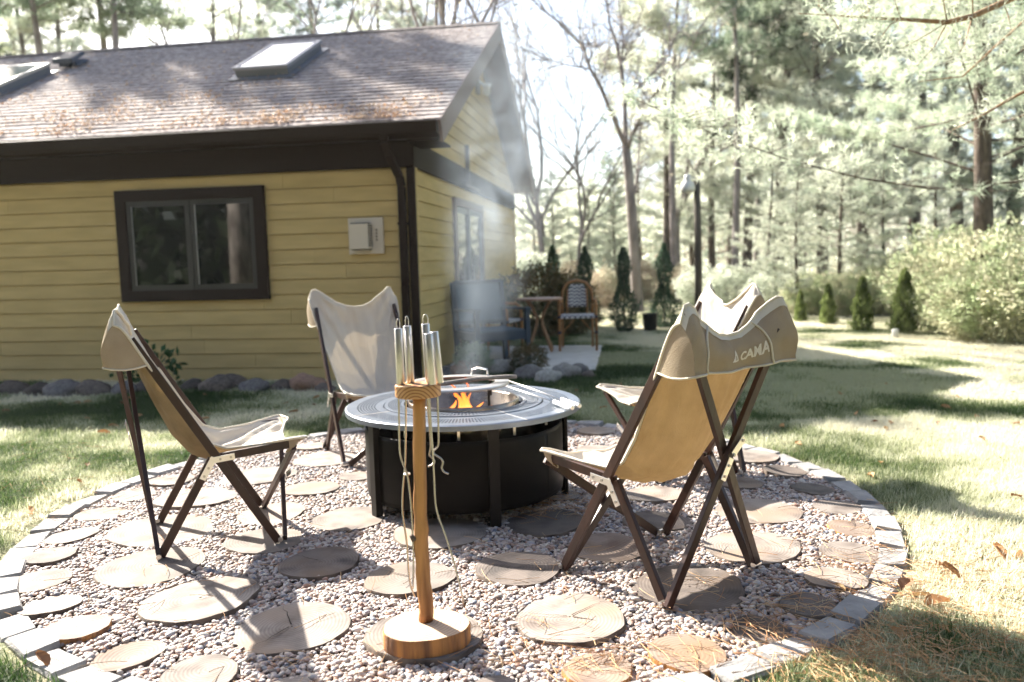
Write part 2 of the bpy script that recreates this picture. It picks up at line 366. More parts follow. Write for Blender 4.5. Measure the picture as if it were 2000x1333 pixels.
# ------------------------------------------------------------------ stone edging round the circle
edging = empty('stone_edging', PC, label='ring of rough grey stone pavers edging the gravel circle', cat='edging')
NP = 62
a = radians(-100)
for k in range(NP):
    da = 2 * pi / NP; a0 = a + da * k + .004; a1 = a + da * (k + 1) - .004 - random.uniform(0, .008)
    rr = random.uniform(-.006, .006); top = .022 + random.uniform(-.008, .010); tw = random.uniform(-.006, .006)
    ri, ro = PR - .108 + rr, PR + rr
    px_ = []
    def q(r, aa, z): return (r * cos(aa), r * sin(aa), z)
    m_ = (a0 + a1) / 2
    b = MB()
    ja = [random.uniform(-.006, .006) for _ in range(8)]
    bot = [q(ri, a0, -.05), q(ro, a0, -.05), q(ro, a1, -.05), q(ri, a1, -.05)]
    tp = [q(ri + .006 + ja[0], a0 + .003, top + tw), q(ro - .006 + ja[1], a0 + .003, top - tw), q(ro - .006 + ja[2], a1 - .003, top + ja[5]), q(ri + .006 + ja[3], a1 - .003, top + ja[6])]
    # one extra ring for a worn, rounded shoulder
    mid = [q(ri, a0, top - .012), q(ro, a0, top - .012), q(ro, a1, top - .012), q(ri, a1, top - .012)]
    b.add(bot + mid + tp, [(0, 1, 5, 4), (1, 2, 6, 5), (2, 3, 7, 6), (3, 0, 4, 7), (4, 5, 9, 8), (5, 6, 10, 9), (6, 7, 11, 10), (7, 4, 8, 11), (8, 9, 10, 11)])
    o = b.build('paver', M_PAVER, edging)

# ------------------------------------------------------------------ log slices
# px, py, half width in px, tone, cracks, label
SL = [
 (197,1003,48,0,0,'small pale log slice nearest the left stone edging, behind the near left chair'),
 (138,1046,52,0,0,'small white log slice against the left edging, above the purple-grey one'),
 (98,1087,50,1,0,'small dark purple-grey log slice at the left edging'),
 (78,1135,56,0,0,'small pale log slice just below the purple-grey one at the left edging'),
 (100,1182,57,0,0,'small pale log slice between its pale neighbour and the brown-barked one'),
 (150,1228,66,2,0,'brownish log slice with orange bark rim near the lower left edging'),
 (250,1279,69,3,0,'small dark hollowed log slice at the lower left of the gravel'),
 (390,1320,80,0,0,'pale log slice cut off by the bottom of the photo, left of the stand'),
 (295,1108,103,0,0,'large pale log slice under the near rear foot of the left canvas chair'),
 (318,1036,100,0,0,'large tan log slice under the far rear foot of the left canvas chair'),
 (392,1170,117,0,0,'large pale log slice crossed by the shadow of the left chair legs'),
 (570,1226,115,0,2,'large cracked log slice half in shade, left of the stick stand'),
 (516,1056,78,0,0,'pale log slice under the front feet of the left canvas chair'),
 (530,1003,68,0,0,'pale log slice behind the front legs of the left canvas chair'),
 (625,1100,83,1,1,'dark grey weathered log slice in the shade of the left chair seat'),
 (606,954,58,0,0,'pale oval log slice right of the left chair seat, left of the fire pit'),
 (383,973,77,0,0,'large pale log slice behind the rear legs of the left canvas chair'),
 (262,968,40,0,0,'small white log slice near the back left edging'),
 (335,940,45,0,0,'small pale log slice by the far left edging, behind the left chair'),
 (505,930,72,0,0,'pale log slice seen under the seat of the left canvas chair'),
 (636,897,62,0,0,'pale log slice under the back left canvas chair'),
 (610,873,34,0,0,'small tan log slice behind the feet of the back left chair'),
 (682,1013,77,0,0,'large bright log slice at the left foot of the fire pit'),
 (695,930,36,0,0,'small pale log slice between the back left chair and the fire pit'),
 (800,1131,90,0,1,'brown-stained log slice behind the stick stand pole'),
 (830,1243,119,0,0,'large log slice carrying the roasting stick stand'),
 (1113,1208,117,0,3,'large round log slice with a star crack, right of the stand'),
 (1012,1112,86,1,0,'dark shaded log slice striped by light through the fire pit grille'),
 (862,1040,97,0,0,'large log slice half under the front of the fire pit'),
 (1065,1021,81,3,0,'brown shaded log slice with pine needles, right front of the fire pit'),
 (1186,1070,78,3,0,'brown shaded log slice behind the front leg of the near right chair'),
 (1347,1146,116,3,0,'large dark log slice under the rear left foot of the near right chair'),
 (1283,1018,68,3,0,'shaded log slice below the seat of the near right chair'),
 (1279,966,60,0,0,'pale oval log slice behind the hinge of the near right chair'),
 (1470,1068,98,0,0,'large white sunlit log slice under the rear right foot of the near right chair'),
 (1478,998,85,0,0,'bright sunlit log slice just beyond the rear legs of the near right chair'),
 (1635,990,48,0,0,'small pinkish log slice at the right, third from the back of the right row'),
 (1667,1032,50,2,0,'small tan log slice by the right edging, above the oval white one'),
 (1662,1079,57,0,0,'small white oval log slice beside the right edging'),
 (1632,1131,60,0,0,'small pale log slice with a brown leaf on its rim, right side'),
 (1580,1185,61,3,0,'small dark ringed log slice near the lower right edging'),
 (1487,1231,60,3,0,'small dark log slice littered with pine needles, lower right'),
 (1343,1278,77,2,0,'brown ringed log slice near the bottom right of the gravel'),
 (1588,955,42,3,0,'small half-shaded log slice near the back right edging'),
 (1533,922,42,3,0,'small grey shaded log slice farthest back along the right edging'),
 (1440,943,50,3,0,'dark shaded log slice behind the rear cross legs of the near right chair'),
 (1172,882,46,0,0,'pale log slice right behind the fire pit rim, near the back edging'),
 (1165,843,40,0,0,'thin pale log slice at the very back of the gravel circle'),
 (1168,1312,74,2,0,'brown log slice strewn with pine needles at the bottom edge of the photo'),
 (960,1352,58,1,0,'grey log slice barely showing at the bottom edge, right of the stand'),
 (1100,968,36,0,0,'small pale log slice tucked against the right side of the fire pit'),
 (1462,893,58,0,0,'flat white log slice at the back right under the far canvas chair'),
 (1262,925,46,0,0,'pale log slice between the two right canvas chairs'),
 (1345,898,44,0,0,'pale log slice under the seat of the far right canvas chair'),
 (1240,862,40,0,0,'pale log slice in front of the far right chair, near the back edging'),
 (560,1352,60,0,0,'pale log slice mostly below the bottom edge, between stand and hollow slice'),
]
SLICES = []
TONE = [M_SLICE, M_SLICED, M_SLICEM, M_SLICED]  # dark tones also put shade into the colour of slices lying in shadow
for i, (px, py, hw, tone, crack, lab) in enumerate(SL):
    c = gp(px, py, .015); R = hw / (FPX / (c.y / (cos(PITCH) )) ) ; R = hw * c.y / FPX * 1.0
    SLICES.append((c.x, c.y, R))
    t = empty('log_slice', (c.x, c.y, 0), label=lab, cat='log slice', group='log slice stepping stones set in the gravel')
    n = 40; ph = random.uniform(0, 6); zt = .018 + random.uniform(-.004, .006)
    prof = [(1.0, -.05), (1.0, zt - .006), (.975, zt), (.55, zt), (0.02, zt)]
    if tone == 3 and i % 2 == 0 or i == 6: prof = [(1.0, -.05), (1.0, zt - .004), (.97, zt), (.7, zt - .005), (.4, zt - .011), (.02, zt - .014)]
    def rad(a): return R * (1 + .045 * sin(2 * a + ph) + .028 * sin(3 * a + 2 * ph) + .014 * sin(7 * a + ph) + .010 * sin(13 * a + 3 * ph) + .012 * mn.noise(Vector((cos(a) * 4, sin(a) * 4, i))))
    tilt = (random.uniform(-.006, .006), random.uniform(-.006, .006))
    def surf(rows, dz=0):
        P = []
        for r, z in rows:
            P.append([(rad(2 * pi * k / n) * r * cos(2 * pi * k / n), rad(2 * pi * k / n) * r * sin(2 * pi * k / n),
                       z + dz + (tilt[0] * cos(2 * pi * k / n) + tilt[1] * sin(2 * pi * k / n)) * r) for k in range(n + 1)])
        return P
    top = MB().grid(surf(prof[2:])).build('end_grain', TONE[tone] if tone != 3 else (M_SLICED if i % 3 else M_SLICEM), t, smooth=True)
    rim = MB().grid(surf(prof[:3])).build('bark_rim', M_BARKO if tone in (2,) else M_BARK, t, smooth=True)
    if crack:
        cm = MB()
        for q in range(crack):
            aa = {2: (2.0, -2.1), 3: (.75, 2.95, -.45), 1: (2.6,)}[crack][q]
            pts = []
            m = 7
            for s in range(m):
                u = s / (m - 1); rr = R * (.05 + .85 * u); a_ = aa + .12 * mn.noise(Vector((u * 4, i, q)))
                pts.append((rr * cos(a_), rr * sin(a_), u))
            for s in range(m - 1):
                a_, b_ = Vector(pts[s][:2]), Vector(pts[s + 1][:2]); d = (b_ - a_).normalized(); nn = Vector((-d.y, d.x))
                w0 = .0022 * (1.1 - pts[s][2]); w1 = .0022 * (1.1 - pts[s + 1][2])
                z = zt + .0035
                cm.add([(a_ + nn * w0)[:] + (z,), (a_ - nn * w0)[:] + (z,), (b_ - nn * w1)[:] + (z,), (b_ + nn * w1)[:] + (z,)], [(0, 1, 2, 3)])
        cm.build('crack', M_CRACK, t)

# ------------------------------------------------------------------ instancing of uncountable stuff through geometry nodes
def point_cloud_object(name, pos, rot, scl, tone, make_instance, label, cat):
    me = bpy.data.meshes.new(name); me.vertices.add(len(pos)); me.vertices.foreach_set('co', np.ascontiguousarray(pos, dtype=np.float32).ravel())
    for an, arr in (('rot', rot), ('scl', scl)):
        at = me.attributes.new(an, 'FLOAT_VECTOR', 'POINT'); at.data.foreach_set('vector', np.ascontiguousarray(arr, dtype=np.float32).ravel())
    at = me.attributes.new('tone', 'FLOAT', 'POINT'); at.data.foreach_set('value', np.ascontiguousarray(tone, dtype=np.float32))
    o = bpy.data.objects.new(name, me); COL.objects.link(o)
    ng = bpy.data.node_groups.new(name + '_nodes', 'GeometryNodeTree')
    ng.interface.new_socket('Geometry', in_out='INPUT', socket_type='NodeSocketGeometry')
    ng.interface.new_socket('Geometry', in_out='OUTPUT', socket_type='NodeSocketGeometry')
    N = ng.nodes; L = ng.links
    gi = N.new('NodeGroupInput'); go = N.new('NodeGroupOutput'); iop = N.new('GeometryNodeInstanceOnPoints')
    L.new(gi.outputs[0], iop.inputs['Points'])
    inst = make_instance(N, L); L.new(inst, iop.inputs['Instance'])
    for an, sock, dt in (('rot', 'Rotation', 'FLOAT_VECTOR'), ('scl', 'Scale', 'FLOAT_VECTOR')):
        na = N.new('GeometryNodeInputNamedAttribute'); na.data_type = dt; na.inputs['Name'].default_value = an
        if an == 'rot':
            e = N.new('FunctionNodeEulerToRotation'); L.new(na.outputs[0], e.inputs[0]); L.new(e.outputs[0], iop.inputs[sock])
        else: L.new(na.outputs[0], iop.inputs[sock])
    L.new(iop.outputs[0], go.inputs[0])
    md = o.modifiers.new('instances', 'NODES'); md.node_group = ng
    tag(o, label, cat, kind='stuff')
    return o
HIDDEN = bpy.data.collections.new('instance_sources')
def src_obj(name, me):
    o = bpy.data.objects.new(name, me); HIDDEN.objects.link(o); return o
def obj_instance(srcs):
    def f(N, L):
        oi = N.new('GeometryNodeObjectInfo'); oi.inputs['Object'].default_value = srcs; oi.inputs['As Instance'].default_value = True
        return oi.outputs['Geometry']
    return f
def ico_instance(m):
    def f(N, L):
        ic = N.new('GeometryNodeMeshIcoSphere'); ic.inputs['Radius'].default_value = 1; ic.inputs['Subdivisions'].default_value = 3
        ss = N.new('GeometryNodeSetShadeSmooth'); L.new(ic.outputs['Mesh'], ss.inputs['Geometry'])
        sm = N.new('GeometryNodeSetMaterial'); sm.inputs['Material'].default_value = m; L.new(ss.outputs[0], sm.inputs['Geometry'])
        return sm.outputs[0]
    return f

# gravel
M_PEB = random_ramp_mat('pebbles', [(0, (.10, .075, .065)), (.15, (.30, .23, .20)), (.3, (.46, .39, .35)), (.42, (.27, .14, .09)), (.5, (.38, .31, .28)), (.64, (.54, .48, .45)), (.76, (.15, .17, .22)), (.85, (.40, .33, .29)), (1, (.60, .55, .50))], rough=.6, bump=.35)
def gravel():
    sp = .0135; X, Y = np.meshgrid(np.arange(-1.9, 1.9, sp), np.arange(-1.9, 1.9, sp * .95)); x = X.ravel(); y = Y.ravel()
    x = x + RNG.uniform(-.45, .45, len(x)) * sp; y = y + RNG.uniform(-.45, .45, len(y)) * sp
    x += PC.x; y += PC.y
    keep = ((x - PC.x) ** 2 + (y - PC.y) ** 2 < (PR - .112) ** 2) & (y > 1.75)
    x = x[keep]; y = y[keep]
    for (cx, cy_, r) in SLICES:
        k = (x - cx) ** 2 + (y - cy_) ** 2 > (r * .955) ** 2; x = x[k]; y = y[k]
    far = y > 4.4; k = ~far | (RNG.random(len(x)) < .72); x = x[k]; y = y[k]
    n = len(x)
    s = .0082 * np.exp(RNG.normal(0, .24, n)); s = np.clip(s, .004, .0155)
    scl = np.stack([s * RNG.uniform(1.0, 1.45, n), s * RNG.uniform(.8, 1.05, n), s * RNG.uniform(.5, .8, n)], 1)
    z = .005 + RNG.uniform(-.003, .008, n)
    rot = np.stack([RNG.normal(0, .3, n), RNG.normal(0, .3, n), RNG.uniform(0, 6.28, n)], 1)
    tone = RNG.random(n)
    point_cloud_object('gravel', np.stack([x, y, z], 1), rot, scl, tone, ico_instance(M_PEB), 'rounded pink, cream and grey pea gravel filling the circle', 'gravel')
gravel()

# grass
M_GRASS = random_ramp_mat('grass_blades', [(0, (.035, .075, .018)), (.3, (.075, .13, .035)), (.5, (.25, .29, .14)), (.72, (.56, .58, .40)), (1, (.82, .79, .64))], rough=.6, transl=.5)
def tuft_mesh(name, nb, h, w, spread, seed):
    rg = np.random.default_rng(seed); V = []; F = []
    for i in range(nb):
        a = rg.uniform(0, 6.28); r = spread * sqrt(rg.random()); x, y = r * cos(a), r * sin(a)
        b = rg.uniform(0, 6.28); lean = rg.uniform(.15, .95); hh = h * rg.uniform(.5, 1.1)
        dx, dy = cos(b) * lean, sin(b) * lean; sx, sy = -sin(b) * w / 2, cos(b) * w / 2
        n = len(V)
        for t, wf in ((0, 1), (.5, .8)):
            z = hh * t * (1 - .25 * lean * t); o = hh * t * t
            V += [(x + dx * o + sx * wf, y + dy * o + sy * wf, z), (x + dx * o - sx * wf, y + dy * o - sy * wf, z)]
        V.append((x + dx * hh, y + dy * hh, hh * (1 - .35 * lean)))
        F += [(n, n + 1, n + 3, n + 2), (n + 2, n + 3, n + 4)]
    me = bpy.data.meshes.new(name); me.from_pydata(V, [], F); me.materials.append(M_GRASS); me.update(); return me
TUFT = src_obj('grass_tuft', tuft_mesh('grass_tuft', 16, .05, .0030, .035, 3))
TUFTW = src_obj('grass_tuft_wide', tuft_mesh('grass_tuft_wide', 22, .055, .0065, .09, 4))
def patch(x, y):
    return np.array([mn.noise(Vector((a * .8, b * .8, 0))) + .5 * mn.noise(Vector((a * 2.3, b * 2.3, 5))) for a, b in zip(x, y)])
def house_side(x, y): return (x + .948) * .1459 + (y - 8.054) * .9893    # > 0 behind the long wall's line
def grass_layer(name, x0, x1, y0, y1, dens, src, smin, smax, label):
    n = int((x1 - x0) * (y1 - y0) * dens)
    x = RNG.uniform(x0, x1, n); y = RNG.uniform(y0, y1, n)
    k = (np.abs(x) < .70 * y + .6) & ((x - PC.x) ** 2 + (y - PC.y) ** 2 > (PR + .03) ** 2)
    hs = house_side(x, y); along = (x + .948) * .9893 - (y - 8.054) * .1459
    k &= ~((hs > -.05) & (along < .05))
    k &= ~((hs > .55) & (hs < 3.1) & (along > 0) & (along < 1.80))      # the slab
    x = x[k]; y = y[k]
    pt = patch(x, y)
    right = np.clip((x - .4) * .30, -.05, .50)  # sunlit paleness of the right-hand lawn put into the tone
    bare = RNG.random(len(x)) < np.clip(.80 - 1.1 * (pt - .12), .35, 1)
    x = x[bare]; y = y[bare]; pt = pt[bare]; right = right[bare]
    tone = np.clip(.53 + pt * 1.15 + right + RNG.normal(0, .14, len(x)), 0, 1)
    # the house's cast shadow painted into the grass tone, darker and greener
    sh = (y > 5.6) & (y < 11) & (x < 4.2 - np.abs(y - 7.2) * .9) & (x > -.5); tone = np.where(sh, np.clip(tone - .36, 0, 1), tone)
    n = len(x); s = RNG.uniform(smin, smax, n)
    rot = np.stack([RNG.normal(0, .12, n), RNG.normal(0, .12, n), RNG.uniform(0, 6.28, n)], 1)
    scl = np.stack([s, s, s * RNG.uniform(.6, 1.3, n)], 1)
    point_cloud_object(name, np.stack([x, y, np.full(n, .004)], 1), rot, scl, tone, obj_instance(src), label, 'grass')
grass_layer('near_grass', -4.4, 4.4, 1.6, 5.9, 2300, TUFT, .6, 1.2, 'short patchy green and straw-coloured grass around the gravel circle')
grass_layer('lawn_grass', -7, 9, 5.9, 15, 900, TUFTW, .7, 1.2, 'lawn beyond the circle, green in the house shade and bleached in sun')
grass_layer('far_grass', -4, 24, 15, 32, 60, TUFTW, 1.2, 2.2, 'bright far lawn running up to the trees')

# pine needles and dead leaves on the ground
M_NEEDLE = random_ramp_mat('dead_needles', [(0, (.42, .19, .07)), (.5, (.55, .33, .16)), (1, (.62, .46, .28))], rough=.7)
def needle_mesh():
    V = []; F = []
    pts = [(-.06, 0, 0), (-.02, .004, .002), (.025, .004, .002), (.065, -.004, 0)]
    for i, p in enumerate(pts):
        w = .0010
        V += [(p[0], p[1] - w, p[2]), (p[0], p[1] + w, p[2]), (p[0], p[1], p[2] + w * 1.5)]
    for i in range(3):
        b = i * 3; F += [(b, b + 1, b + 4, b + 3), (b + 1, b + 2, b + 5, b + 4), (b + 2, b, b + 3, b + 5)]
    me = bpy.data.meshes.new('pine_needle'); me.from_pydata(V, [], F); me.materials.append(M_NEEDLE); me.update(); return me
NEED = src_obj('pine_needle', needle_mesh())
def needles():
    cl = [((1160, 1312), .12, 80), ((1000, 1260), .12, 30), ((1490, 1240), .10, 40), ((1760, 1290), .22, 260), ((1800, 1200), .35, 420), ((1850, 1300), .3, 420), ((1060, 1000), .12, 90), ((1120, 985), .10, 70),
          ((1420, 1180), .3, 30), ((1790, 1130), .15, 110), ((850, 1290), .2, 30), ((1280, 1320), .15, 50), ((600, 1310), .25, 40), ((250, 1180), .3, 30), ((60, 1000), .4, 160), ((150, 900), .5, 150), ((1900, 1100), .4, 260), ((1640, 1320), .15, 160), ((900, 1100), .5, 50)]
    x = []; y = []
    for (p, s, n) in cl:
        c = gp(*p); x.append(RNG.normal(c.x, s, n)); y.append(RNG.normal(c.y, s * .8, n))
    x = np.concatenate(x); y = np.concatenate(y); n = len(x)
    z = np.where((x - PC.x) ** 2 + (y - PC.y) ** 2 < PR ** 2, .014, .022) + RNG.uniform(0, .012, n)
    for (cx, cy_, r) in SLICES:
        k = (x - cx) ** 2 + (y - cy_) ** 2 < (r * 1.05) ** 2; z = np.where(k, np.maximum(z, .026), z)
    rot = np.stack([RNG.normal(0, .12, n), RNG.normal(0, .14, n), RNG.uniform(0, 6.28, n)], 1)
    s = RNG.uniform(.5, 1.15, n)
    point_cloud_object('fallen_pine_needles', np.stack([x, y, z], 1), rot, np.stack([s, s, s], 1), RNG.random(n), obj_instance(NEED), 'orange-brown pine needles scattered over gravel, slices and lawn', 'pine needles')
needles()
M_LEAF = random_ramp_mat('dead_leaf', [(0, (.20, .10, .05)), (.5, (.42, .22, .09)), (1, (.50, .33, .17))], rough=.7, transl=.2)
def leaf_src():
    P = []
    for i in range(5):
        u = i / 4; w = .02 * sin(pi * min(.97, u * .93 + .04)) + .001
        P.append([(-.035 + .07 * u, -w, .010 * sin(3 * u) + .010), (-.035 + .07 * u, 0, .004 * sin(4 * u)), (-.035 + .07 * u, w, .008 + .008 * cos(2 * u))])
    b = MB().grid(P); me = bpy.data.meshes.new('dead_leaf'); me.from_pydata(b.v, [], b.f); me.materials.append(M_LEAF); return me
DLEAF = src_obj('dead_leaf', leaf_src())
def leaves():
    n = 380; x = RNG.uniform(-5, 8, n); y = RNG.uniform(2, 12, n)
    k = (np.abs(x) < .7 * y + .3) & (((x - PC.x) ** 2 + (y - PC.y) ** 2 > (PR + .02) ** 2)) & (house_side(x, y) < -.3)
    x = x[k]; y = y[k]
    ex = [(1800, 1165), (1770, 1145), (1640, 1148), (1920, 860), (1830, 1180), (60, 1000), (1950, 1080), (1700, 930), (80, 1290), (1560, 868), (1720, 905), (1860, 1120)]
    for p in ex:
        c = gp(*p, .03); x = np.append(x, c.x); y = np.append(y, c.y)
    n = len(x); s = RNG.uniform(.6, 1.3, n)
    rot = np.stack([RNG.normal(0, .4, n), RNG.normal(0, .4, n), RNG.uniform(0, 6.28, n)], 1)
    point_cloud_object('fallen_leaves', np.stack([x, y, np.full(n, .03)], 1), rot, np.stack([s, s, s], 1), RNG.random(n), obj_instance(DLEAF), 'curled brown dead leaves scattered on the lawn', 'leaves')
leaves()
# fine sand grains of litter on roof come with the house

# ------------------------------------------------------------------ the house
YAW = -.14647
D1 = Vector((cos(YAW), sin(YAW), 0)); D2 = Vector((-sin(YAW), cos(YAW), 0)); UP = Vector((0, 0, 1))
HC = Vector((-.948, 8.054, 0)); HW = 7.11
E1, E2, ZE, ZR = .377, .30, 2.553, 4.508
house = empty('house', HC, label='single-storey house with tan lap siding and brown shingle gable roof', cat='house')
def H(a, b, z): return HC + D1 * a + D2 * b + UP * z        # along the long wall, inward, up
LEFT = -7.6
EXPO = .1525
def slope_under(b): return ZE - .16 + (ZR - ZE) / (HW / 2 + E2) * (min(b, HW - b) + E2)
wl = MB()
wl.hexa([H(LEFT, .03, -.05), H(-.02, .03, -.05), H(-.02, .2, -.05), H(LEFT, .2, -.05), H(LEFT, .03, 2.42), H(-.02, .03, 2.42), H(-.02, .2, 2.42), H(LEFT, .2, 2.42)])
wall_long = wl.build('wall', M_SIDING, house, world_pts=True)
wg = MB()
gx = [0.03, HW / 2, HW - .03]
wg.add([H(-.015, .03, -.05), H(-.015, HW - .03, -.05), H(-.015, HW - .03, slope_under(HW - .03)), H(-.015, HW / 2, slope_under(HW / 2)), H(-.015, .03, slope_under(.03)),
        H(-.2, .03, -.05), H(-.2, HW - .03, -.05), H(-.2, HW - .03, slope_under(HW - .03)), H(-.2, HW / 2, slope_under(HW / 2)), H(-.2, .03, slope_under(.03))],
       [(0, 1, 2, 3, 4), (9, 8, 7, 6, 5), (0, 5, 6, 1), (1, 6, 7, 2), (2, 7, 8, 3), (3, 8, 9, 4), (4, 9, 5, 0)])
wall_gable = wg.build('wall', M_SIDING, house, world_pts=True)
wb = MB(); wb.hexa([H(LEFT, HW - .2, -.05), H(-.21, HW - .2, -.05), H(-.21, HW - .03, -.05), H(LEFT, HW - .03, -.05), H(LEFT, HW - .2, 2.42), H(-.21, HW - .2, 2.42), H(-.21, HW - .03, 2.42), H(LEFT, HW - .03, 2.42)])
wb.build('wall', M_SIDING, house, world_pts=True)
wf_ = MB(); wf_.hexa([H(LEFT - .2, .03, -.05), H(LEFT - .01, .03, -.05), H(LEFT - .01, HW - .03, -.05), H(LEFT - .2, HW - .03, -.05), H(LEFT - .2, .03, 2.42), H(LEFT - .01, .03, 2.42), H(LEFT - .01, HW - .03, 2.42), H(LEFT - .2, HW - .03, 2.42)])
wf_.build('wall', M_SIDING, house, world_pts=True)
# siding boards: each course is laid from boards, bottom edge proud of the board below
ZB = .01
def board_long(x0, x1, k):
    z0 = ZB + k * EXPO; z1 = min(z0 + EXPO - .008, 2.155); wob = random.uniform(-.0006, .0006)
    b = MB(); b.hexa([H(x0, -.008 + wob, z0), H(x1, -.008 + wob, z0), H(x1, .028, z0), H(x0, .028, z0), H(x0, .003, z1), H(x1, .003, z1), H(x1, .029, z1), H(x0, .029, z1)])
    b.build('siding_board', M_SIDING, wall_long, world_pts=True)
for k in range(14):
    cuts = [LEFT + .0]; x = LEFT + random.uniform(1.2, 3.4)
    while x < -.7: cuts.append(x); x += 3.66 if random.random() < .6 else 2.4
    cuts.append(-.055)
    for a_, b_ in zip(cuts[:-1], cuts[1:]): board_long(a_ + .0012, b_ - .0012, k)
def b_at(z):          # inward coordinate where the roof underside meets height z
    return max(0.0, (z - (ZE - .16)) / ((ZR - ZE) / (HW / 2 + E2)) - E2)
DOOR_B0, DOOR_B1, DOOR_Z = 1.80, 3.70, 2.0
def board_gable(b0, b1, z0, z1):
    # wedge board with its upper corners following the rake
    def lo(z): return max(b0, b_at(z) + .01) if b0 < HW / 2 else b0
    def hi(z): return min(b1, HW - b_at(z) - .01)
    a0, a1, c0, c1 = lo(z0), lo(z1), hi(z0), hi(z1)
    if c0 - a0 < .05: return
    if c1 < a1: a1 = c1 = (a1 + c1) / 2
    b = MB(); b.hexa([H(.010, a0, z0), H(.010, c0, z0), H(-.014, c0, z0), H(-.014, a0, z0), H(-.001, a1, z1), H(-.001, c1, z1), H(-.0145, c1, z1), H(-.0145, a1, z1)])
    b.build('siding_board', M_SIDING, wall_gable, world_pts=True)
for k in range(14):
    z0 = ZB + k * EXPO; z1 = min(z0 + EXPO - .007, 2.155)
    mid = random.uniform(4.4, 6.4)
    if z0 < DOOR_Z - .02:
        board_gable(.06, DOOR_B0 - .01, z0, z1); board_gable(DOOR_B1 + .01, mid, z0, z1); board_gable(mid + .003, HW - .06, z0, z1)
    else:
        board_gable(.06, mid, z0, z1); board_gable(mid + .003, HW - .06, z0, z1)
k = 0
while True:
    z0 = 2.425 + k * EXPO; z1 = z0 + EXPO - .007
    if z0 > 4.15: break
    m1 = random.uniform(1.5, 5)
    board_gable(.02, m1, z0, z1); board_gable(m1 + .003, HW - .02, z0, z1); k += 1
# trim
def trim(name, pts8, m=M_TRIM, parent=None): 
    b = MB(); b.hexa(pts8); return b.build(name, m, parent or house, world_pts=True, bevel=.003)
def slab(a0, a1, b0, b1, z0, z1): return [H(a0, b0, z0), H(a1, b0, z0), H(a1, b1, z0), H(a0, b1, z0), H(a0, b0, z1), H(a1, b0, z1), H(a1, b1, z1), H(a0, b1, z1)]
trim('frieze_board', slab(LEFT, .030, -.030, .03, 2.158, 2.415))
trim('band_board', slab(-.0145, .030, .033, HW + .02, 2.158, 2.420))
trim('corner_board', slab(-.052, .028, -.028, .02, -.03, 2.155))
trim('corner_board', slab(-.014, .0285, .022, .10, -.03, 2.155), M_SIDING)
trim('corner_board', slab(-.014, .0285, HW - .055, HW + .02, -.03, 2.155), M_SIDING)
trim('soffit', slab(LEFT, E1 - .03, -E2 + .02, .032, 2.418, 2.430))
trim('fascia', slab(LEFT, E1 - .025, -E2 - .004, -E2 + .018, 2.385, 2.53))
# roof decks
sl_len = sqrt((HW / 2 + E2) ** 2 + (ZR - ZE) ** 2); SV = (D2 * (HW / 2 + E2) + UP * (ZR - ZE)).normalized(); RN = D1.cross(SV).normalized()
E0 = HC - D2 * E2 + UP * ZE
def Rf(a, s, h=0.0): return E0 + D1 * a + SV * s + RN * h         # along, up the slope, off the roof
SV2 = (-D2 * (HW / 2 + E2) + UP * (ZR - ZE)).normalized(); RN2 = SV2.cross(D1).normalized()
E0b = HC + D2 * (HW + E2) + UP * ZE
def Rb(a, s, h=0.0): return E0b + D1 * a + SV2 * s + RN2 * h
rd = MB(); rd.hexa([Rf(LEFT, 0, -.10), Rf(E1 - .03, 0, -.10), Rf(E1 - .03, sl_len - .05, -.10), Rf(LEFT, sl_len - .05, -.10), Rf(LEFT, 0, -.006), Rf(E1 - .03, 0, -.006), Rf(E1 - .03, sl_len - .004, -.006), Rf(LEFT, sl_len - .004, -.006)])
roof = rd.build('roof', M_SHING, house, world_pts=True)
rd2 = MB(); rd2.hexa([Rb(LEFT, 0, -.10), Rb(E1 - .03, 0, -.10), Rb(E1 - .03, sl_len - .055, -.10), Rb(LEFT, sl_len - .055, -.10), Rb(LEFT, 0, .012), Rb(E1 - .03, 0, .012), Rb(E1 - .03, sl_len - .01, .012), Rb(LEFT, sl_len - .01, .012)])
rd2.build('roof', M_SHING, house, world_pts=True)
# shingles: the 300 that show largest (lower right of the slope) one by one, the rest joined
SE = .135; tabs = []
NR = int(sl_len / SE)
for r in range(NR + 1):
    s0 = r * SE; s1 = min(s0 + SE * 1.12, sl_len)
    a_ = LEFT - random.uniform(0, .33)
    x = E1 - .005
    w_ = .30 if r % 2 else .17
    while x > LEFT:
        w = w_ if w_ else .30; w_ = None
        x0 = max(LEFT, x - w); tabs.append((r, x0 + .003, x - .003, s0, s1)); x -= w
def tab_pts(x0, x1, s0, s1, j): 
    return [Rf(x0, s0 + j, -.002), Rf(x1, s0 + j, -.002), Rf(x1, s1, -.003), Rf(x0, s1, -.003), Rf(x0, s0 + j, .010 + j * .3), Rf(x1, s0 + j, .010 + j * .2), Rf(x1, s1, .0005), Rf(x0, s1, .0005)]
tabs.sort(key=lambda t: t[3] * 1.0 - t[1] * .30)
rest = MB()
for i, (r, x0, x1, s0, s1) in enumerate(tabs):
    j = random.uniform(-.004, .007)
    if i < 300:
        c = Rf((x0 + x1) / 2, s0); b = MB(); b.hexa(tab_pts(x0, x1, s0, s1, j)); b.build('shingle', M_SHING, roof, world_pts=True)
    else: rest.hexa(tab_pts(x0, x1, s0, s1, j))
tag(rest.build('shingles', M_SHING, roof, world_pts=True), kind='stuff')
rc = MB()
x = LEFT
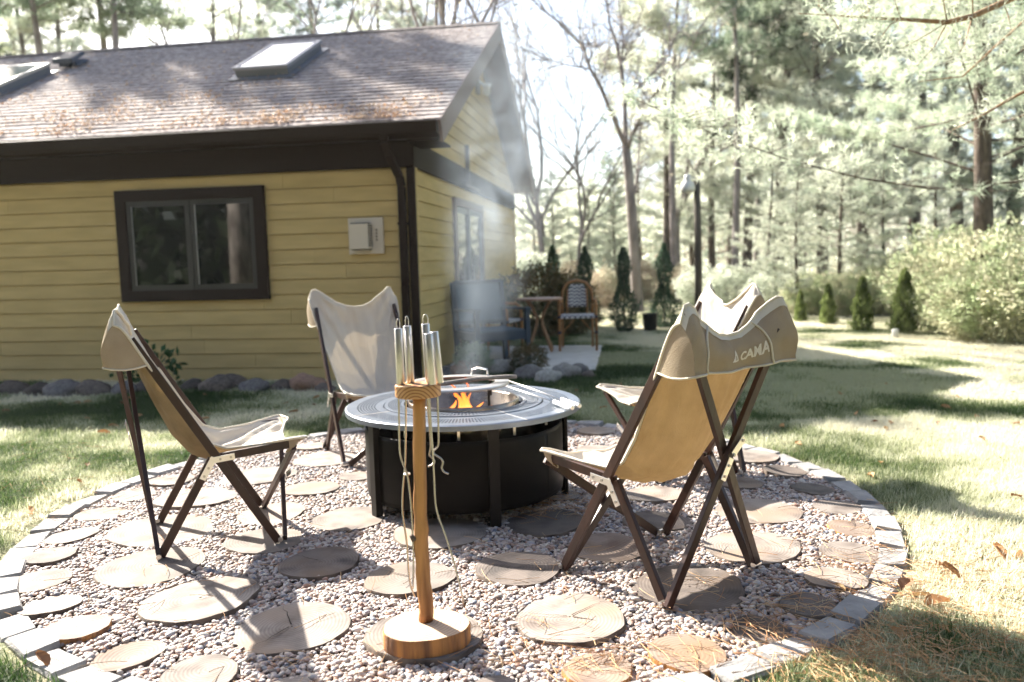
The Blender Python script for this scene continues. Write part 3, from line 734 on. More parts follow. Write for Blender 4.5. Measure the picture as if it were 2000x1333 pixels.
while x < E1 - .02:
    x1 = min(x + .20, E1 - .01)
    rc.add([Rf(x, sl_len - .13, .016), Rf(x1, sl_len - .13, .019), Rf(x1, sl_len + .004, .024), Rf(x, sl_len + .004, .020), Rb(x, sl_len - .13, .016), Rb(x1, sl_len - .13, .019)], [(0, 1, 2, 3), (3, 2, 5, 4)]); x = x1
rc.build('ridge_cap', mat('ridge_cap', (.10, .08, .075), .9), roof, world_pts=True, solid=.006)
# rake boards and rake soffits
def rake(F, name):
    b = MB(); b.hexa([F(E1 - .028, -.02, -.215), F(E1 + .004, -.02, -.215), F(E1 + .004, sl_len - .03, -.215), F(E1 - .028, sl_len - .03, -.215), F(E1 - .028, -.02, .004), F(E1 + .004, -.02, .004), F(E1 + .004, sl_len + .0, .004), F(E1 - .028, sl_len + .0, .004)])
    b.build('rake_board', M_TRIMP, house, world_pts=True)
    b = MB(); b.hexa([F(.02, .3, -.125), F(E1 - .032, .3, -.125), F(E1 - .032, sl_len - .08, -.125), F(.02, sl_len - .08, -.125), F(.02, .3, -.105), F(E1 - .032, .3, -.105), F(E1 - .032, sl_len - .08, -.105), F(.02, sl_len - .08, -.105)])
    b.build('rake_soffit', M_TRIMP, house, world_pts=True)
rake(Rf, 'a'); rake(Rb, 'b')
# boxed end of the eave
trim('eave_return', slab(.034, E1 - .032, -E2 + .02, .25, 2.36, 2.384))
# gutter: open trough with a rolled lip
gb = MB(); prof = [(-.006, .0), (-.006, -.11), (-.05, -.125), (-.10, -.105), (-.115, -.03), (-.125, -.005), (-.112, .0), (-.103, -.03), (-.09, -.095), (-.05, -.112), (-.014, -.10), (-.014, .0)]
P = [[H(a_, -E2 - .008 + p[0], 2.530 + p[1]) for p in prof + [prof[0]]] for a_ in (LEFT, -4, E1 - .02)]
gb.grid(P); gutter = gb.build('gutter', M_TRIM, house, world_pts=True)
gc = MB(); gc.add([H(E1 - .02, -E2 - .008 + p[0], 2.530 + p[1]) for p in prof[:6]], [(0, 1, 2, 3, 4, 5)]); gc.build('gutter_end', M_TRIM, house, world_pts=True, solid=.003)
# downspout from the gutter, elbowed back to the corner
ds = MB(); pth = [H(-.16, -E2 - .065, 2.44), H(-.16, -E2 - .06, 2.36), H(-.145, -E2 + .02, 2.24), H(-.105, -.085, 2.06), H(-.095, -.066, 1.96), H(-.095, -.064, 1.0), H(-.095, -.064, .12), H(-.095, -.12, .05), H(-.095, -.26, .02)]
for a_, b_ in zip(pth[:-1], pth[1:]): ds.bar(a_, b_, .078, .056, D1)
dsp = ds.build('downspout', M_TRIM, house, world_pts=True, bevel=.008)
sb = MB()
for z in (.5, 1.6): sb.box(H(-.095, -.064, z), (.092, .070, .022), Matrix.Rotation(YAW, 3, 'Z'))
sb.build('strap', M_TRIM, dsp, world_pts=True)

# window in the long wall
M_SASH = mat('sash', (.030, .028, .026), .4)
M_ALU = mat('alu_edge', (.45, .45, .46), .3, .6)
w0, w1, wz0, wz1 = -3.20, -1.55, .875, 2.035
win = MB(); T = .115
for s in (slab(w0, w1, -.050, .0, wz1 - T, wz1), slab(w0, w1, -.050, .0, wz0, wz0 + T), slab(w0, w0 + T, -.0505, .0, wz0 + T, wz1 - T), slab(w1 - T, w1, -.0505, .0, wz0 + T, wz1 - T)): win.hexa(s)
win_o = win.build('window', M_TRIM, house, world_pts=True)
mid = (w0 + w1) / 2
for (a_, b_) in ((w0 + T, mid), (mid, w1 - T)):
    F_ = .055; sh = MB()
    z0, z1 = wz0 + T, wz1 - T
    dy = -.032 if a_ < mid - .1 else -.026
    for s in (slab(a_, b_, dy, .0, z1 - F_, z1), slab(a_, b_, dy, .0, z0, z0 + F_), slab(a_, a_ + F_, dy - .0005, .0, z0 + F_, z1 - F_), slab(b_ - F_, b_, dy - .0005, .0, z0 + F_, z1 - F_)): sh.hexa(s)
    sh.build('sash', M_SASH, win_o, world_pts=True)
    pn = MB(); pn.hexa(slab(a_ + F_, b_ - F_, -.0215, -.018, z0 + F_, z1 - F_)); pn.build('pane', M_GLASS, win_o, world_pts=True)
    ed = MB(); ed.hexa(slab(a_ + F_ - .001, a_ + F_ + .006, -.030, -.022, z0 + F_, z1 - F_)); ed.build('glazing_bead', M_ALU, win_o, world_pts=True)

# sliding door in the gable wall
dr = MB(); T = .10
def gslab(b0, b1, a0, a1, z0, z1): return slab(a0, a1, b0, b1, z0, z1)
for s in (gslab(DOOR_B0, DOOR_B1, -.014, .040, DOOR_Z - T, DOOR_Z), gslab(DOOR_B0, DOOR_B0 + T, -.014, .0405, .02, DOOR_Z - T), gslab(DOOR_B1 - T, DOOR_B1, -.014, .0405, .02, DOOR_Z - T), gslab(DOOR_B0, DOOR_B1, -.014, .05, -.01, .02)): dr.hexa(s)
door = dr.build('sliding_door', mat('door_trim', (.17, .125, .11), .6), house, world_pts=True)
mb_ = (DOOR_B0 + DOOR_B1) / 2
for (a_, b_, o_) in ((DOOR_B0 + T, mb_ + .03, .010), (mb_ - .03, DOOR_B1 - T, .024)):
    F_ = .07; sh = MB()
    for s in (gslab(a_, b_, -.012, o_, DOOR_Z - T - F_, DOOR_Z - T), gslab(a_, b_, -.012, o_, .02, .02 + F_), gslab(a_, a_ + F_, -.012, o_ - .0005, .02 + F_, DOOR_Z - T - F_), gslab(b_ - F_, b_, -.012, o_ - .0005, .02 + F_, DOOR_Z - T - F_)): sh.hexa(s)
    sh.build('door_sash', mat('door_frame', (.20, .22, .24), .45), door, world_pts=True)
    pn = MB(); pn.hexa(gslab(a_ + F_, b_ - F_, -.011, -.004 + (o_ - .010), .02 + F_, DOOR_Z - T - F_)); pn.build('pane', M_GLASS, door, world_pts=True)
hd = MB(); hd.tube([H(.03, mb_ + .03, .95), H(.06, mb_ + .03, .97), H(.06, mb_ + .03, 1.15), H(.03, mb_ + .03, 1.17)], .008, 6); hd.build('handle', M_ALU, door, world_pts=True)

# wall vent cover
VB = mat('vent_beige', (.62, .54, .43), .5, bump=.05); vm = MB()
vm.hexa(slab(-.672, -.310, -.040, -.002, 1.31, 1.672)); vent = vm.build('wall_vent', VB, house, world_pts=True, bevel=.006)
vh = MB(); vh.hexa([H(-.625, -.04, 1.355), H(-.425, -.04, 1.355), H(-.425, -.041, 1.60), H(-.625, -.04, 1.60), H(-.625, -.15, 1.365), H(-.475, -.15, 1.365), H(-.475, -.15, 1.60), H(-.625, -.15, 1.60)])
# hood as louvred box
vh = MB(); vh.hexa([H(-.625, -.13, 1.36), H(-.44, -.13, 1.36), H(-.42, -.042, 1.36), H(-.625, -.042, 1.36), H(-.625, -.13, 1.61), H(-.44, -.13, 1.61), H(-.42, -.042, 1.61), H(-.625, -.042, 1.61)])
vh.build('hood', VB, vent, world_pts=True, bevel=.004)
vg = MB()
for i in range(9):
    z = 1.385 + i * .0245; vg.hexa([H(-.4395, -.128, z), H(-.4385, -.128, z), H(-.4185, -.045, z), H(-.4195, -.045, z), H(-.4375, -.128, z + .014), H(-.4365, -.128, z + .014), H(-.4165, -.045, z + .014), H(-.4175, -.045, z + .014)])
vg.build('louvre', mat('vent_slot', (.12, .10, .08), .6), vent, world_pts=True)
vl = MB()
for i in range(4): vl.hexa(slab(-.385, -.368, -.044, -.0402, 1.44 + i * .032, 1.46 + i * .032))
vl.build('slot', mat('vent_slot', (.1, .1, .1)), vent, world_pts=True)
vd = MB(); vd.hexa(slab(-.618, -.43, -.125, -.045, 1.612, 1.618)); vd.hexa(slab(-.618, -.43, -.125, -.045, 1.351, 1.357)); vd.build('painted_shade_strip', M_SOOT, vent, world_pts=True)  # dark strips stand in for the shade above and below the hood

# skylights and roof vent
def skylight(a0, a1, s0, s1, frame_m):
    b = MB()
    def rs(a_0, a_1, s_0, s_1, h0, h1): return [Rf(a_0, s_0, h0), Rf(a_1, s_0, h0), Rf(a_1, s_1, h0), Rf(a_0, s_1, h0), Rf(a_0, s_0, h1), Rf(a_1, s_0, h1), Rf(a_1, s_1, h1), Rf(a_0, s_1, h1)]
    b.hexa(rs(a0 - .06, a1 + .06, s0 - .10, s1 + .06, .017, .024))
    b.hexa(rs(a0 + .02, a1 - .02, s0 + .02, s1 - .02, .0, .10))
    sk = b.build('skylight', mat('flashing', (.20, .21, .23), .5, .5), house, world_pts=True)
    f = MB(); t = .055
    for q in (rs(a0, a1, s0, s0 + t, .101, .14), rs(a0, a1, s1 - t, s1, .101, .14), rs(a0, a0 + t, s0 + t, s1 - t, .1005, .1395), rs(a1 - t, a1, s0 + t, s1 - t, .1005, .1395)): f.hexa(q)
    f.build('skylight_frame', frame_m, sk, world_pts=True, bevel=.004)
    g = MB(); g.hexa(rs(a0 + t, a1 - t, s0 + t, s1 - t, .102, .132)); g.build('pane', M_GLASSR, sk, world_pts=True)
skylight(-2.55, -1.85, 2.0, 3.30, mat('skylight_grey', (.33, .33, .35), .5, .3))
skylight(-6.45, -5.62, 1.85, 3.02, mat('skylight_beige', (.55, .50, .42), .5))
rv = MB(); rv.hexa([Rf(-5.68, 3.25, .02), Rf(-5.40, 3.25, .02), Rf(-5.40, 3.58, .02), Rf(-5.68, 3.58, .02), Rf(-5.66, 3.24, .12), Rf(-5.42, 3.24, .12), Rf(-5.44, 3.52, .06), Rf(-5.64, 3.52, .06)])
rv.hexa([Rf(-5.70, 3.16, .085), Rf(-5.38, 3.16, .085), Rf(-5.40, 3.5, .125), Rf(-5.68, 3.5, .125), Rf(-5.69, 3.17, .15), Rf(-5.39, 3.17, .15), Rf(-5.41, 3.48, .17), Rf(-5.67, 3.48, .17)])
rv.build('roof_vent', mat('roof_vent', (.035, .05, .075), .5), house, world_pts=True, bevel=.008)
# mast bracket standing on the band board and the floodlight under the peak
bk = MB(); bk.bar(H(.075, 2.45, 2.20), H(.075, 2.45, 2.70), .055, .05, D2); bk.box(H(.05, 2.45, 2.22), (.05, .16, .05), Matrix.Rotation(YAW, 3, 'Z')); bk.bar(H(.05, 2.48, 2.20), H(.05, 3.35, 2.20), .03, .03)
bk.build('mast_bracket', mat('bracket', (.10, .085, .085), .6), house, world_pts=True, bevel=.004)
fl = MB(); fl.box(H(.03, 3.6, 3.72), (.05, .12, .30), Matrix.Rotation(YAW, 3, 'Z')); fl_o = fl.build('floodlight', mat('flood_body', (.30, .28, .27), .6), house, world_pts=True)
fl2 = MB(); fl2.lathe([(.0, 0), (.035, .005), (.06, .10), (.055, .105), (0, .09)], H(.10, 3.95, 3.70), 12, R=Matrix.Rotation(radians(120), 3, 'X')); fl2.lathe([(.0, 0), (.035, .005), (.06, .10), (.055, .105), (0, .09)], H(.10, 3.66, 3.70), 12, R=Matrix.Rotation(radians(110), 3, 'Y'))
fl2.bar(H(.05, 3.6, 3.74), H(.09, 3.98, 3.74), .03, .03)
fl2.build('lamp_head', M_WHITE, fl_o, world_pts=True, smooth=True)
# needles and leaves lying on the roof
def roof_litter():
    n = 6500; a_ = RNG.uniform(-6.6, .3, n); s = np.abs(RNG.normal(0, 1, n)) * np.where(a_ < -1.6, .95, .30) + .03
    w = np.array([mn.noise(Vector((x * 1.3, y * 2.4, 9))) for x, y in zip(a_, s)])
    k = (w > -.02 + .22 * RNG.normal(0, 1, n)) & (s < 3.9); a_ = a_[k]; s = s[k]
    a2 = RNG.uniform(-6.6, .3, 700); s2 = RNG.uniform(.1, 4, 700); a_ = np.append(a_, a2); s = np.append(s, s2)
    n = len(a_); V = []; F = []
    for x, y in zip(a_, s):
        L_ = random.uniform(.008, .028); an = random.uniform(0, 6.28); w_ = L_ * random.uniform(.15, .5)
        c = Rf(x, y, .022 + random.uniform(0, .02)); d = (D1 * cos(an) + SV * sin(an)); t = (D1 * -sin(an) + SV * cos(an)); h = RN * random.uniform(-.01, .025)
        i = len(V); V += [tuple(c - d * L_), tuple(c - t * w_ + h), tuple(c + d * L_), tuple(c + t * w_)]; F.append((i, i + 1, i + 2, i + 3))
    me = np_mesh('roof_litter', np.array(V), np.array(F), mat('roof_litter', (.50, .30, .18), .8, col2=(.62, .50, .38), nscale=9, transl=.2))
    tag(link_mesh('roof_litter', me), 'orange pine needles and dead leaves drifted on the lower roof', 'leaf litter', kind='stuff')
roof_litter()

# ------------------------------------------------------------------ patio slab behind
sl_ = MB(); sl_.hexa(slab(.06, 1.75, .62, 3.05, -.04, .035)); tag(sl_.build('patio_slab', M_CONC, bevel=.01), kind='structure')

# ------------------------------------------------------------------ boulders
def rock_mesh(seed, m, flat=.7):
    import bmesh
    bm = bmesh.new(); bmesh.ops.create_icosphere(bm, subdivisions=3, radius=1)
    for v in bm.verts:
        p = v.co.copy(); d = 1 + .30 * mn.noise(p * 1.1 + Vector((seed * 7, 0, 0))) + .14 * mn.noise(p * 2.4 + Vector((0, seed * 5, 0))) + .05 * mn.noise(p * 6 + Vector((0, 0, seed)))
        v.co = p * d; v.co.z *= flat
    me = bpy.data.meshes.new('boulder'); bm.to_mesh(me); bm.free(); me.materials.append(m)
    me.polygons.foreach_set('use_smooth', [True] * len(me.polygons)); return me
RM = [rock_mesh(i, m) for i, m in enumerate((M_ROCK, M_ROCK, mat('mid_rock', (.20, .19, .18), .9, col2=(.11, .10, .10), nscale=6, bump=.8, bscale=14), M_ROCKP, M_ROCKG))]
def boulder(px, py, hw, kind, label, hf=1.0, group=None):
    c = gp(px, py); r = hw * c.y / FPX
    o = link_mesh('boulder', RM[kind]); o.location = (c.x, c.y + r * .6, r * .30 * hf); o.scale = (r, r * .8, r * hf * .9); o.rotation_euler = (0, 0, random.uniform(-.5, .5))
    tag(o, label, 'boulder', group or 'boulders along the house wall')
for q in [(18,775,30,0,'dark brown boulder at the left end of the row by the house wall'), (68,777,28,1,'dark boulder second from the left end of the row by the house wall'), (113,778,36,2,'wide grey boulder third from the left end of the house row'),
          (174,778,34,0,'broad dark boulder just left of the near left chair back'), (236,775,30,2,'pale grey boulder glimpsed behind the left chair rear leg'), (285,772,28,0,'dark boulder behind the left chair backrest'),
          (372,768,27,1,'brown boulder right of the left chair backrest'), (420,770,36,1,'low brown boulder in the middle of the row by the house wall'), (452,762,30,0,'dark boulder standing behind the low brown one'),
          (492,770,30,2,'mottled grey boulder right of the low brown one'), (548,768,26,1,'dark boulder left of the big pink one'), (598,768,36,3,'large pinkish boulder left of the back left chair'), (633,772,22,0,'dark boulder partly behind the back left chair')]:
    boulder(*q[:4], q[4], 1.05)
for q in [(872,742,22,2,'grey boulder in the smoke left of the fern by the patio'), (912,742,28,3,'reddish boulder behind the fire pit flames'), (975,735,26,4,'pale boulder at the slab corner, behind the fire pit lid'), (1035,745,26,2,'grey boulder below the small dark shrub'),
          (1070,752,24,4,'boulder in front of the slab, second from its right corner'), (1108,742,26,4,'rounded tan boulder at the front right of the slab'), (1130,735,20,2,'mossy grey boulder at the right corner of the slab'), (1150,742,14,1,'small boulder at the slab corner, rightmost of the group')]:
    boulder(q[0], q[1], q[2] * 1.15, q[3], q[4], 1.15, 'boulders in front of the patio slab')

# ------------------------------------------------------------------ fire pit
FP = Vector((-.252, 3.985, 0)); ZT = .50; RO = .587
pit = empty('fire_pit', FP, label='round dark steel fire pit table with perforated top and open flames', cat='fire pit')
def flat_ring(mb, r0, r1, z, n=96, a0=0, a1=2 * pi): mb.lathe([(r0, z), (r1, z)], (0, 0, 0), n, a0, a1)
def perf_ring(mb, r0, r1, z, nr, na, hole_r=.5, hole_a=.5):
    rs = [r0]; st = (r1 - r0) / nr
    for i in range(nr): rs += [r0 + st * (i + hole_r), r0 + st * (i + 1)]
    at = []
    for k in range(na): at += [2 * pi * k / na, 2 * pi * (k + hole_a) / na]
    m = len(at); vs = [(r * cos(t), r * sin(t), z) for r in rs for t in at]
    fs = []
    for i in range(len(rs) - 1):
        for k in range(m):
            if i % 2 == 0 and k % 2 == 0: continue
            fs.append((i * m + k, i * m + (k + 1) % m, (i + 1) * m + (k + 1) % m, (i + 1) * m + k))
    mb.add(vs, fs)
top = MB(); perf_ring(top, .440, .535, ZT, 7, 210, .58, .55)
top.lathe([(.535, ZT), (.580, ZT), (RO, ZT - .004), (RO, ZT - .026), (.575, ZT - .026)], (0, 0, 0), 120)
top.lathe([(.440, ZT), (.402, ZT), (.400, ZT - .012)], (0, 0, 0), 120)
pt = top.build('table_top', M_PITTOP, pit, solid=.0012)
for k in range(4):
    a_ = radians(-58 + 90 * k); s = MB(); s.bar((.402 * cos(a_), .402 * sin(a_), ZT + .0012), (.583 * cos(a_), .583 * sin(a_), ZT + .0012), .005, .0012); s.build('seam', M_STEEL, pt)
it = MB(); perf_ring(it, .316, .382, ZT + .004, 6, 130, .58, .58)
it.lathe([(.382, ZT + .004), (.394, ZT + .004), (.396, ZT - .01)], (0, 0, 0), 96); it.lathe([(.316, ZT + .004), (.300, ZT + .004), (.298, ZT - .02)], (0, 0, 0), 96)
ir = it.build('inner_ring', M_PITTOP, pit, solid=.0012)
sm_ = MB(); a_ = radians(-58); sm_.bar((.30 * cos(a_), .30 * sin(a_), ZT + .0055), (.393 * cos(a_), .393 * sin(a_), ZT + .0055), .005, .001); sm_.build('seam', M_STEEL, ir)
dm = MB(); dm.lathe([(.30, .075), (.492, .075), (.494, .09), (.494, .40), (.488, .405), (.484, .40)], (0, 0, 0), 96); dm.build('drum', M_PITBLK, pit, smooth=True)
im = MB(); im.lathe([(.36, .34), (.36, ZT - .03)], (0, 0, 0), 64); im.build('inner_drum', mat('chrome_bronze', (.75, .62, .48), .16, 1.0, bump=.2, bscale=12, rvary=.1), pit, smooth=True)
for k in range(10):
    a_ = radians(-54 + 36 * k); pn_ = MB(); pn_.lathe([(.4945, .10), (.4965, .105), (.4965, .385), (.4945, .39)], (0, 0, 0), 10, a_ - radians(16.5), a_ + radians(16.5)); pn_.build('panel', M_PITBLK, pit, smooth=True)
for k in range(5):
    a_ = radians(-72 + 72 * k); R_ = Matrix.Rotation(a_, 3, 'Z'); l = MB()
    l.box(R_ @ Vector((.512, 0, .236)), (.016, .050, .472), R_); l.box(R_ @ Vector((.500, .023, .236)), (.03, .004, .472), R_); l.box(R_ @ Vector((.44, 0, .01)), (.15, .048, .012), R_)
    l.build('leg', mat('pit_leg', (.012, .010, .009), .45, .0, spec=.2), pit, bevel=.002)
for k in range(10):
    a_ = radians(-90 + 36 * k); R_ = Matrix.Rotation(a_, 3, 'Z'); l = MB(); l.bar(R_ @ Vector((.43, 0, .40)), R_ @ Vector((.43, 0, ZT - .004)), .012, .012); l.build('support_pin', M_STEEL, pit)
bw = MB(); bw.lathe([(.0, .33), (.20, .33), (.255, .37), (.262, ZT + .012), (.272, ZT + .020), (.280, ZT + .014), (.278, ZT - .03)], (0, 0, 0), 72)
bw.build('fire_bowl', mat('bowl_steel', (.42, .36, .30), .3, .9, col2=(.12, .09, .07), nscale=6, rvary=.12), pit, smooth=True)
ash = MB(); P = []
for i in range(9):
    r = .235 * i / 8; P.append([(r * cos(t), r * sin(t), .36 + .03 * mn.noise(Vector((r * cos(t) * 14, r * sin(t) * 14, 0))) + .02 * (1 - i / 8)) for t in [2 * pi * k / 32 for k in range(33)]])
em = MB()
for k in range(46):
    t_ = random.uniform(0, 6.28); q = .16 * sqrt(random.random()); em.lathe([(0, .009), (.007, .005), (.008, -.004), (0, -.008)], (q * cos(t_), q * sin(t_), .385 + random.uniform(-.004, .012)), 5)
em.build('embers', mat('ember', (.3, .05, .01), .9, emis=((1, .16, .02), .9)), pit)
ash.grid(P); ash.build('ash_bed', mat('ash', (.16, .14, .13), 1, col2=(.03, .025, .02), nscale=18, bump=1, bscale=50), pit, smooth=True)
# raised cooking ring on posts
gr_ = MB(); CR = Vector((-.03, .02, 0)); zr = ZT + .100
gr_.lathe([(.190, zr), (.262, zr), (.266, zr - .006), (.262, zr - .014), (.20, zr - .014), (.190, zr)], CR, 72)
ring = gr_.build('cooking_ring', mat('ring_steel', (.62, .60, .58), .35, .9, rvary=.1), pit, smooth=True, bevel=.001)
for k in range(4):
    a_ = radians(45 + 90 * k); p_ = MB(); p_.bar(CR + Vector((.23 * cos(a_), .23 * sin(a_), ZT)), CR + Vector((.23 * cos(a_), .23 * sin(a_), zr - .012)), .012, .004); p_.build('post', M_SOOT, ring)
hh = MB(); hh.tube([CR + Vector((.06, .235, zr)), CR + Vector((.065, .24, zr + .028)), CR + Vector((.10, .235, zr + .038)), CR + Vector((.145, .205, zr + .034)), CR + Vector((.15, .20, zr))], .005, 8); hh.build('handle', M_STEEL, ring, smooth=True)
# burning logs and flames
def log(name, a_, b_, r, m, label, cat='log', grp=None, knots=5):
    d = Vector(b_) - Vector(a_); pts = []; rad_ = []
    for i in range(knots + 1):
        u = i / knots; o = Vector((mn.noise(Vector((u * 3, r * 50, 1))), mn.noise(Vector((u * 3, r * 50, 7))), mn.noise(Vector((u * 3, r * 50, 3))))) * r * .9
        pts.append(Vector(a_) + d * u + o); rad_.append(r * (1 - .15 * u + .2 * mn.noise(Vector((u * 5, r * 90, 2)))))
    o = MB().tube(pts, rad_, 9).build(name, m, smooth=True); tag(o, label, cat, grp); return o
def fpv(x, y, z): return FP + Vector((x, y, z))
M_CHAR = mat('charred_log', (.03, .022, .018), .9, col2=(.12, .10, .09), nscale=25, bump=1, bscale=40)
log('firewood', fpv(-.15, -.05, .40), fpv(.12, .09, .43), .028, M_CHAR, 'charred log leaning left to right inside the fire bowl', 'log', 'logs burning in the fire bowl')
log('firewood', fpv(.16, -.09, .39), fpv(-.06, .10, .45), .024, M_CHAR, 'charred log crossing the other one under the flames', 'log', 'logs burning in the fire bowl')
log('firewood', fpv(-.02, -.15, .39), fpv(.05, .05, .42), .020, M_CHAR, 'short burning stick at the front of the fire bowl', 'log', 'logs burning in the fire bowl')
log('branch', fpv(-.22, -.16, zr + .012), fpv(.27, .02, zr + .022), .0125, mat('grey_branch', (.16, .14, .13), .8, col2=(.30, .27, .25), nscale=20, bump=.8, bscale=50), 'thin grey branch lying across the front of the raised cooking ring', 'branch', knots=10)
def flame_mat():
    m = bpy.data.materials.new('flame'); m.use_nodes = True; N = m.node_tree.nodes; L = m.node_tree.links; N.clear()
    out = N.new('ShaderNodeOutputMaterial'); e = N.new('ShaderNodeEmission'); tr = N.new('ShaderNodeBsdfTransparent'); mx = N.new('ShaderNodeMixShader')
    tc = N.new('ShaderNodeTexCoord'); sp = N.new('ShaderNodeSeparateXYZ'); L.new(tc.outputs['Generated'], sp.inputs[0])
    r = N.new('ShaderNodeValToRGB'); el = r.color_ramp.elements; el[0].color = (1, .58, .26, 1); el[1].color = (.75, .09, .012, 1); el[1].position = .95; x = el.new(.45); x.color = (1, .25, .04, 1)
    L.new(sp.outputs['Z'], r.inputs[0]); L.new(r.outputs[0], e.inputs['Color']); e.inputs['Strength'].default_value = .85
    lw_ = N.new('ShaderNodeLayerWeight'); lw_.inputs['Blend'].default_value = .35
    n = N.new('ShaderNodeTexNoise'); n.inputs['Scale'].default_value = 22; mpp = N.new('ShaderNodeMapping'); mpp.inputs['Scale'].default_value = (1, 1, .35); L.new(tc.outputs['Object'], mpp.inputs[0]); L.new(mpp.outputs[0], n.inputs['Vector'])
    mt = N.new('ShaderNodeMath'); mt.operation = 'MULTIPLY_ADD'; mt.inputs[1].default_value = 1.5; mt.inputs[2].default_value = -.45; L.new(n.outputs['Fac'], mt.inputs[0])
    sub = N.new('ShaderNodeMath'); sub.operation = 'ADD'; L.new(mt.outputs[0], sub.inputs[0]); L.new(lw_.outputs['Facing'], sub.inputs[1]); sub.use_clamp = True
    L.new(sub.outputs[0], mx.inputs[0]); L.new(e.outputs[0], mx.inputs[1]); L.new(tr.outputs[0], mx.inputs[2]); L.new(mx.outputs[0], out.inputs[0])
    return m
FM = flame_mat(); fb = MB()
def tongue(x, y, z, h, r, lx=0, ly=0):
    pts = []; rr = []
    for i in range(12):
        u = i / 11; pts.append(fpv(x + lx * u + .022 * sin(u * 5 + x * 40) * u, y + ly * u + .012 * sin(u * 6 + y * 30) * u, z + h * .82 * u)); rr.append(r * (sin(pi * min(.5, u * 1.4 + .12)) * (1 - u) ** .75) + .0006)
    fb.tube(pts, rr, 10)
for t_ in [(-.02, .0, .40, .185, .034), (.015, -.02, .40, .13, .030), (-.055, -.03, .39, .10, .026, -.02), (.055, .0, .40, .12, .020, .03), (-.085, -.02, .39, .07, .020, -.01), (.0, .03, .42, .16, .022, .01), (.10, .0, .40, .10, .008, .03), (.03, -.06, .38, .09, .026), (-.03, -.07, .38, .08, .026), (-.01, .05, .40, .20, .030, .02), (.04, .04, .40, .17, .022, -.01), (-.07, .03, .40, .13, .026, .01), (-.035, .02, .52, .09, .010, -.03), (.01, .03, .54, .10, .008, .02)]: tongue(*t_)
tag(fb.build('flames', FM, smooth=True), 'orange flames licking up from the fire bowl', 'fire', kind='stuff')

# two roasting forks lying on the pit top
def rod_fork(px0, py0, px1, py1, label, dz):
    a_ = gp(px0, py0, ZT + .03 + dz); b_ = gp(px1, py1, ZT + .016 + dz * .2); d = (b_ - a_).normalized()
    t = empty('roasting_fork', a_, label=label, cat='roasting fork', group='roasting forks')
    h0 = b_ - d * .17
    MB().tube([h0, b_], .0115, 16).build('handle', mat('pale_steel', (.75, .73, .70), .35, .85), t, smooth=True, world_pts=True, bevel=.001)
    MB().tube([a_, a_ + d * .2, h0], .004, 8).build('rod', M_STEEL, t, smooth=True, world_pts=True)
    MB().tube([a_ - d * .05 + Vector((.0, .012, .004)), a_ + Vector((0, .010, 0)), a_ + d * .02], .003, 6).build('prong', M_STEEL, t, smooth=True, world_pts=True)
    MB().tube([a_ - d * .05 + Vector((.0, -.012, .004)), a_ + Vector((0, -.010, 0)), a_ + d * .02], .003, 6).build('prong', M_STEEL, t, smooth=True, world_pts=True)
rod_fork(990, 743, 1132, 793, 'steel roasting fork lying on the pit top, the one nearer the rim', .01)
rod_fork(975, 750, 1118, 797, 'steel roasting fork lying on the pit top, the one nearer the flames', .0)

# ------------------------------------------------------------------ stick stand
SB = gp(832, 1212, .080); Yb = SB.y
stand = empty('stick_stand', (SB.x, SB.y, 0.018), label='homemade wooden stand, log-slice base with bark pole and oval top', cat='stand')
def sp(px, py, Y=None): return vp(px, py, Yb if Y is None else Y)
def blob_slab(c, rx, ry, z0, z1, ph, amp=.05, n=44, rot=0):
    rows = [(.02, z0), (.97, z0), (1, z0 + .004), (1.0, z1 - .005), (.975, z1), (.5, z1), (.02, z1)]
    P = []
    for (s, z) in rows:
        row = []
        for k in range(n + 1):
            a_ = 2 * pi * k / n; q = s * (1 + amp * sin(2 * a_ + ph) + amp * .5 * sin(3 * a_ + ph * 2) + .008 * sin(9 * a_))
            x, y = rx * q * cos(a_), ry * q * sin(a_); row.append((c[0] + x * cos(rot) - y * sin(rot), c[1] + x * sin(rot) + y * cos(rot), z))
        P.append(row)
    return P
bc = gp(832, 1220, .080)
rows = blob_slab(bc, .130, .120, .019, .080, 1.0)
MB().grid(rows[2:5]).build('base', M_BARKO, stand, smooth=True, world_pts=True)
MB().grid(rows[4:]).build('base_top', wood_end_mat('fresh_end_grain', (.62, .44, .30), (.47, .31, .20), (.56, .36, .22)), stand, world_pts=True)
pc = [sp(832, 1212), sp(829, 1140), sp(822, 1060), sp(822, 1010), sp(820, 930), sp(819, 850), sp(818, 775)]
ptsp = []; rp = []
for i in range(25):
    u = i / 24 * 6; k = min(5, int(u)); w = u - k; p_ = pc[k].lerp(pc[k + 1], w)
    ptsp.append(p_ + Vector((.0055 * mn.noise(Vector((i * .35, 0, 0))), .003 * mn.noise(Vector((i * .4, 5, 0))), 0))); rp.append(.0235 - .0045 * i / 24 + .0035 * mn.noise(Vector((0, i * .55, 0))) + (.0035 if i == 8 else 0))
pole = MB().tube(ptsp, rp, 20).build('pole', M_POLE, stand, smooth=True, world_pts=True)
kn = sp(808, 1050) + Vector((0, -.012, 0)); MB().tube([kn + Vector((.012, .008, 0)), kn, kn + Vector((-.006, -.004, .012))], [.012, .010, .006], 8).build('knot', M_BARK, pole, smooth=True, world_pts=True)
tc_ = sp(815, 752); zt0, zt1 = sp(815, 775).z, sp(815, 750).z
rows = blob_slab((tc_.x, tc_.y), .069, .056, zt0, zt1, .4, .03)
